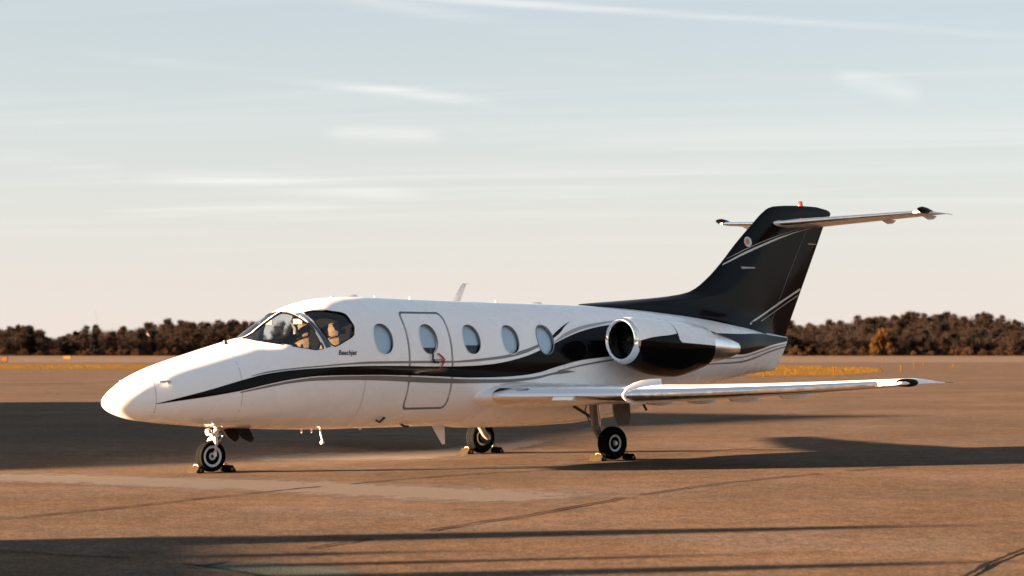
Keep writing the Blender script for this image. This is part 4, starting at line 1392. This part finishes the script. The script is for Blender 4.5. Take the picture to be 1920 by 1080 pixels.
# ------------------------------------------------------------------ trees
def tree_meshes(kind, seed):
    rnd = random.Random(seed)
    H = {'bare': 8.8, 'dark': 9.4, 'gold': 10.0, 'brush': 3.0}[kind]
    Wd = {'bare': 3.3, 'dark': 2.5, 'gold': 4.4, 'brush': 2.8}[kind]
    tr = MB()
    base_h = H * (.2 if kind != 'brush' else .05)
    tr.tube([(0, 0, -.3), (.05, 0, base_h), (.1, .1, H * .55), (.0, .1, H * .85)], [.22, .17, .10, .03], 6)
    tips = []
    for k in range(9):
        th = rnd.random() * 6.28
        z0 = H * rnd.uniform(.2, .6)
        L = Wd * rnd.uniform(.5, .9)
        e = Vector((math.cos(th) * L, math.sin(th) * L, z0 + H * rnd.uniform(.12, .32)))
        tr.tube([(.05, .05, z0), Vector((0, 0, z0)).lerp(e, .5) + Vector((0, 0, .1)), e], [.08, .05, .015], 4)
        tips.append(e)
    # uneven crown: lobes filled with twig faces
    lobes = []
    for k in range(30 if kind != 'brush' else 8):
        th = rnd.random() * 6.28
        rr = Wd * math.sqrt(rnd.random()) * .86
        zz = H * rnd.uniform(.12, .88)
        rr *= 1.0 - .7 * max(0, (zz / H - .45) / .5)
        if kind == 'dark':
            rr *= 1.15 - .8 * zz / H
        if kind == 'brush':
            zz = H * rnd.uniform(.25, .7)
        lobes.append((Vector((math.cos(th) * rr, math.sin(th) * rr, zz)), Wd * rnd.uniform(.14, .32)))
    lobes.append((Vector((0, 0, H * .84)), Wd * .33))
    v, f = [], []
    for c, r in lobes:
        for k in range(95 if kind != 'brush' else 90):
            d = Vector((rnd.gauss(0, 1), rnd.gauss(0, 1), rnd.gauss(0, 1))).normalized()
            p = c + Vector((d.x, d.y, d.z * .85)) * r * rnd.random() ** .45
            if p.z < .15:
                p.z = .15
            ax = (d + Vector((rnd.uniform(-.7, .7), rnd.uniform(-.7, .7), rnd.uniform(.1, 1.7)))).normalized()
            sd_ = ax.cross(Vector((rnd.uniform(-1, 1), rnd.uniform(-1, 1), rnd.uniform(-1, 1)))).normalized()
            L = rnd.uniform(.6, 1.5) * (1 if kind != 'brush' else .6)
            w_ = rnd.uniform(.03, .085) * (2.2 if kind in ('dark', 'gold') else 1.0)
            k0 = len(v)
            v += [p - sd_ * w_, p + sd_ * w_, p + ax * L]
            f.append((k0, k0 + 1, k0 + 2))
    cr = bpy.data.meshes.new('crown_' + kind)
    cr.from_pydata(v, [], f)
    cr.materials.append({'bare': TWIG, 'dark': TWIGD, 'gold': TWIGG, 'brush': TWIGO}[kind])
    return tr.mesh('trunk_' + kind, BARK), cr
LIB = {'bare': [tree_meshes('bare', s) for s in range(7)], 'dark': [tree_meshes('dark', 20 + s) for s in range(3)], 'gold': [tree_meshes('gold', 30)], 'brush': [tree_meshes('brush', 40 + s) for s in range(4)]}
TR = random.Random(99)
def tree(name, kind, x, y, sx, sz, label, group=None, cat='tree'):
    tm, cm = TR.choice(LIB[kind])
    t = empty(name, (x, y, hill_h(x, y) - .05), TR.random() * 6.28, label=label, category=cat)
    if group:
        t['group'] = group
    t.scale = (sx, sx, sz)
    link('trunk', tm, t)
    link('crown', cm, t)
    return t
# picture height (px above the 660 line) the wood reaches, to set the heights row by row
for px0, px1, side, grp in ((-50, 478, 'left', 'bare trees of the left wood'), (1462, 1985, 'right', 'bare trees of the right wood')):
    lab = 'bare brown winter tree in the wood ' + ('beyond the nose of the jet' if side == 'left' else 'beyond the tail of the jet')
    labd = 'dark evergreen in the wood ' + ('beyond the nose of the jet' if side == 'left' else 'beyond the tail of the jet')
    for row, Y in enumerate((892, 918, 948, 980, 1012, 1046, 1082)):
        px = px0 + TR.uniform(0, 14)
        while px < px1:
            y = Y + TR.uniform(-14, 14)
            x = (px - 960) / 3950 * y
            dark = TR.random() < (.22 if (side == 'right' and px > 1690) or px < 90 else .08)
            s = TR.choice((.72, .85, .95, 1.0, 1.08, 1.22))
            if 78 < px < 125:
                s *= .8
            if 266 < px < 298 and row < 3:
                s *= .62
            tree('evergreen_tree' if dark else 'bare_tree', 'dark' if dark else 'bare', x, y, s * TR.uniform(.9, 1.15), s * TR.uniform(.88, 1.12), labd if dark else lab, ('evergreens of the ' + side + ' wood') if dark else grp)
            px += TR.choice((12, 16, 20, 25, 31))
tree('golden_tree', 'gold', (1652 - 960) / 3950 * 840, 840, 1.15, 1.12, 'golden brown bushy tree standing in front of the right wood', None)
tree('round_tree', 'bare', (56 - 960) / 3950 * 1000, 1000, 1.2, 1.2, 'broad dark tree rising above the left wood near the picture edge', None)
for px, s in ((1478, 1.05), (1489, .92), (1500, .8), (1512, .66), (1525, .5)):
    tree('dark_thicket', 'dark', (px - 960) / 3950 * 800, 800, s * 1.35, s * .86, 'near-black thicket bush right behind the tail cone', 'dark thicket behind the tail', 'shrub')
for px, Y, s in ((1492, 790, 1.2), (1508, 800, 1.5), (1525, 810, 1.25), (1548, 800, .9), (1566, 790, 1.1), (1590, 800, .95), (1618, 790, 1.1), (1640, 770, .7), (1675, 800, .9), (1712, 780, .6), (1745, 800, .8), (1795, 790, 1.0), (1815, 800, 1.15), (1842, 790, .9), (1868, 780, .95), (1895, 790, 1.05), (1925, 780, .9), (1945, 790, 1.0)):
    tree('brush_shrub', 'brush', (px - 960) / 3950 * Y, Y, s, s * TR.uniform(.8, 1.1), 'low rusty brown shrub at the foot of the right wood', 'brush in front of the right wood', 'shrub')
for k in range(22):
    px = -30 + 23 * k + TR.uniform(-6, 6)
    tree('brush_shrub', 'brush', (px - 960) / 3950 * 860, 860 + TR.uniform(-20, 20), TR.uniform(.7, 1.2), TR.uniform(.6, 1.1), 'low brown shrub at the foot of the left wood', 'brush in front of the left wood', 'shrub')
# wood behind the jet and past both picture edges, one mass
v, f = [], []
for k in range(330):
    px = TR.choice((TR.uniform(485, 1455), TR.uniform(485, 1455), TR.uniform(-900, -60), TR.uniform(1990, 2800)))
    Y = TR.uniform(900, 1085)
    x = (px - 960) / 3950 * Y
    z = hill_h(x, Y)
    cm = TR.choice(LIB['bare'])[1]
    s, rz = TR.uniform(.85, 1.25), TR.random() * 6.28
    c_, s_ = math.cos(rz) * s, math.sin(rz) * s
    k0 = len(v)
    nv_ = len(cm.vertices)
    co = [0.] * (nv_ * 3)
    cm.vertices.foreach_get('co', co)
    for i in range(0, nv_, 6):
        for j in range(3):
            a_, b_, h_ = co[3 * (i + j):3 * (i + j) + 3]
            v.append((x + a_ * c_ - b_ * s_, Y + a_ * s_ + b_ * c_, z + h_ * s))
    for i in range(k0, len(v), 3):
        f.append((i, i + 1, i + 2))
for k in range(150000):
    px = TR.choice((TR.uniform(-70, 480), TR.uniform(1460, 2000)))
    Y = 886 + 205 * TR.random() ** 1.3
    x = (px - 960) / 3950 * Y
    gh = hill_h(x, Y)
    top = 7.0 + 1.6 * noise.noise((x * .16, Y * .10, 1)) + 1.1 * noise.noise((x * .5, Y * .3, 5))
    if 78 < px < 125:
        top *= .8
    if 262 < px < 300 and Y < 985:
        top *= .5
    h0 = top * (TR.random() ** .55)
    a_ = TR.random() * 6.28
    L, wd = TR.uniform(.6, 1.6), TR.uniform(.04, .11)
    dx, dy, dz = TR.gauss(0, .45), TR.gauss(0, .45), TR.uniform(.3, 1.1)
    k0 = len(v)
    v += [(x - math.cos(a_) * wd, Y - math.sin(a_) * wd, gh + h0), (x + math.cos(a_) * wd, Y + math.sin(a_) * wd, gh + h0 + TR.uniform(-.1, .1)), (x + dx * L, Y + dy * L, gh + h0 + dz * L)]
    f.append((k0, k0 + 1, k0 + 2))
me = bpy.data.meshes.new('far_wood')
me.from_pydata(v, [], f)
me.materials.append(twig_mat('woodland_mass', (.013, .0100, .0088), (.025, .0180, .0140)))  # twig colour lightened to fill the shadowed gaps between trees
link('far_wood', me, label='bare brown woodland mass of twigs and undergrowth along the horizon', category='wood', kind='stuff')

# house gable and mast in the left wood
hx, hy = (283 - 960) / 3950 * 985, 985
ho = empty('house', (hx, hy, hill_h(hx, hy)), R(-25), label='small white house gable glimpsed among the bare trees on the left', category='house')
MB().loft([[(-1.35, y, 0), (1.35, y, 0), (1.35, y, 5.0), (0, y, 6.6), (-1.35, y, 5.0)] for y in (-3, 3)]).obj('wall', mat('house_white', (.13, .12, .11), .7), ho, 0)
MB().loft([[(-1.55, y, 4.8), (0, y, 6.63), (1.55, y, 4.8), (1.55, y, 5.0), (0, y, 6.85), (-1.55, y, 5.0)] for y in (-3.2, 3.2)]).obj('roof', mat('house_roof', (.12, .07, .05), .8), ho, 0)
MB().box((-.4, -3.05, 3.2), (.4, -3.003, 4.2)).obj('window', BLACKM, ho, 0)
mx_, my_ = (180 - 960) / 3950 * 1300, 1300
ma = empty('radio_mast', (mx_, my_, hill_h(mx_, my_) - 1), 0, label='thin lattice radio mast rising above the left wood', category='mast')
MH = 26
lg = []
for k in range(3):
    t = k * 2.094
    MB().tube([(math.cos(t) * .9, math.sin(t) * .9, 0), (math.cos(t) * .2, math.sin(t) * .2, MH)], .035, 5).obj('leg', GREYP, ma)
br_ = MB()
for k in range(16):
    z0, z1 = MH * k / 16, MH * (k + 1) / 16
    r0, r1 = .9 - .7 * k / 16, .9 - .7 * (k + 1) / 16
    for j in range(3):
        t, t2 = j * 2.094, (j + 1) * 2.094
        br_.tube([(math.cos(t) * r0, math.sin(t) * r0, z0), (math.cos(t2) * r1, math.sin(t2) * r1, z1)], .02, 4)
br_.obj('lattice', GREYP, ma)
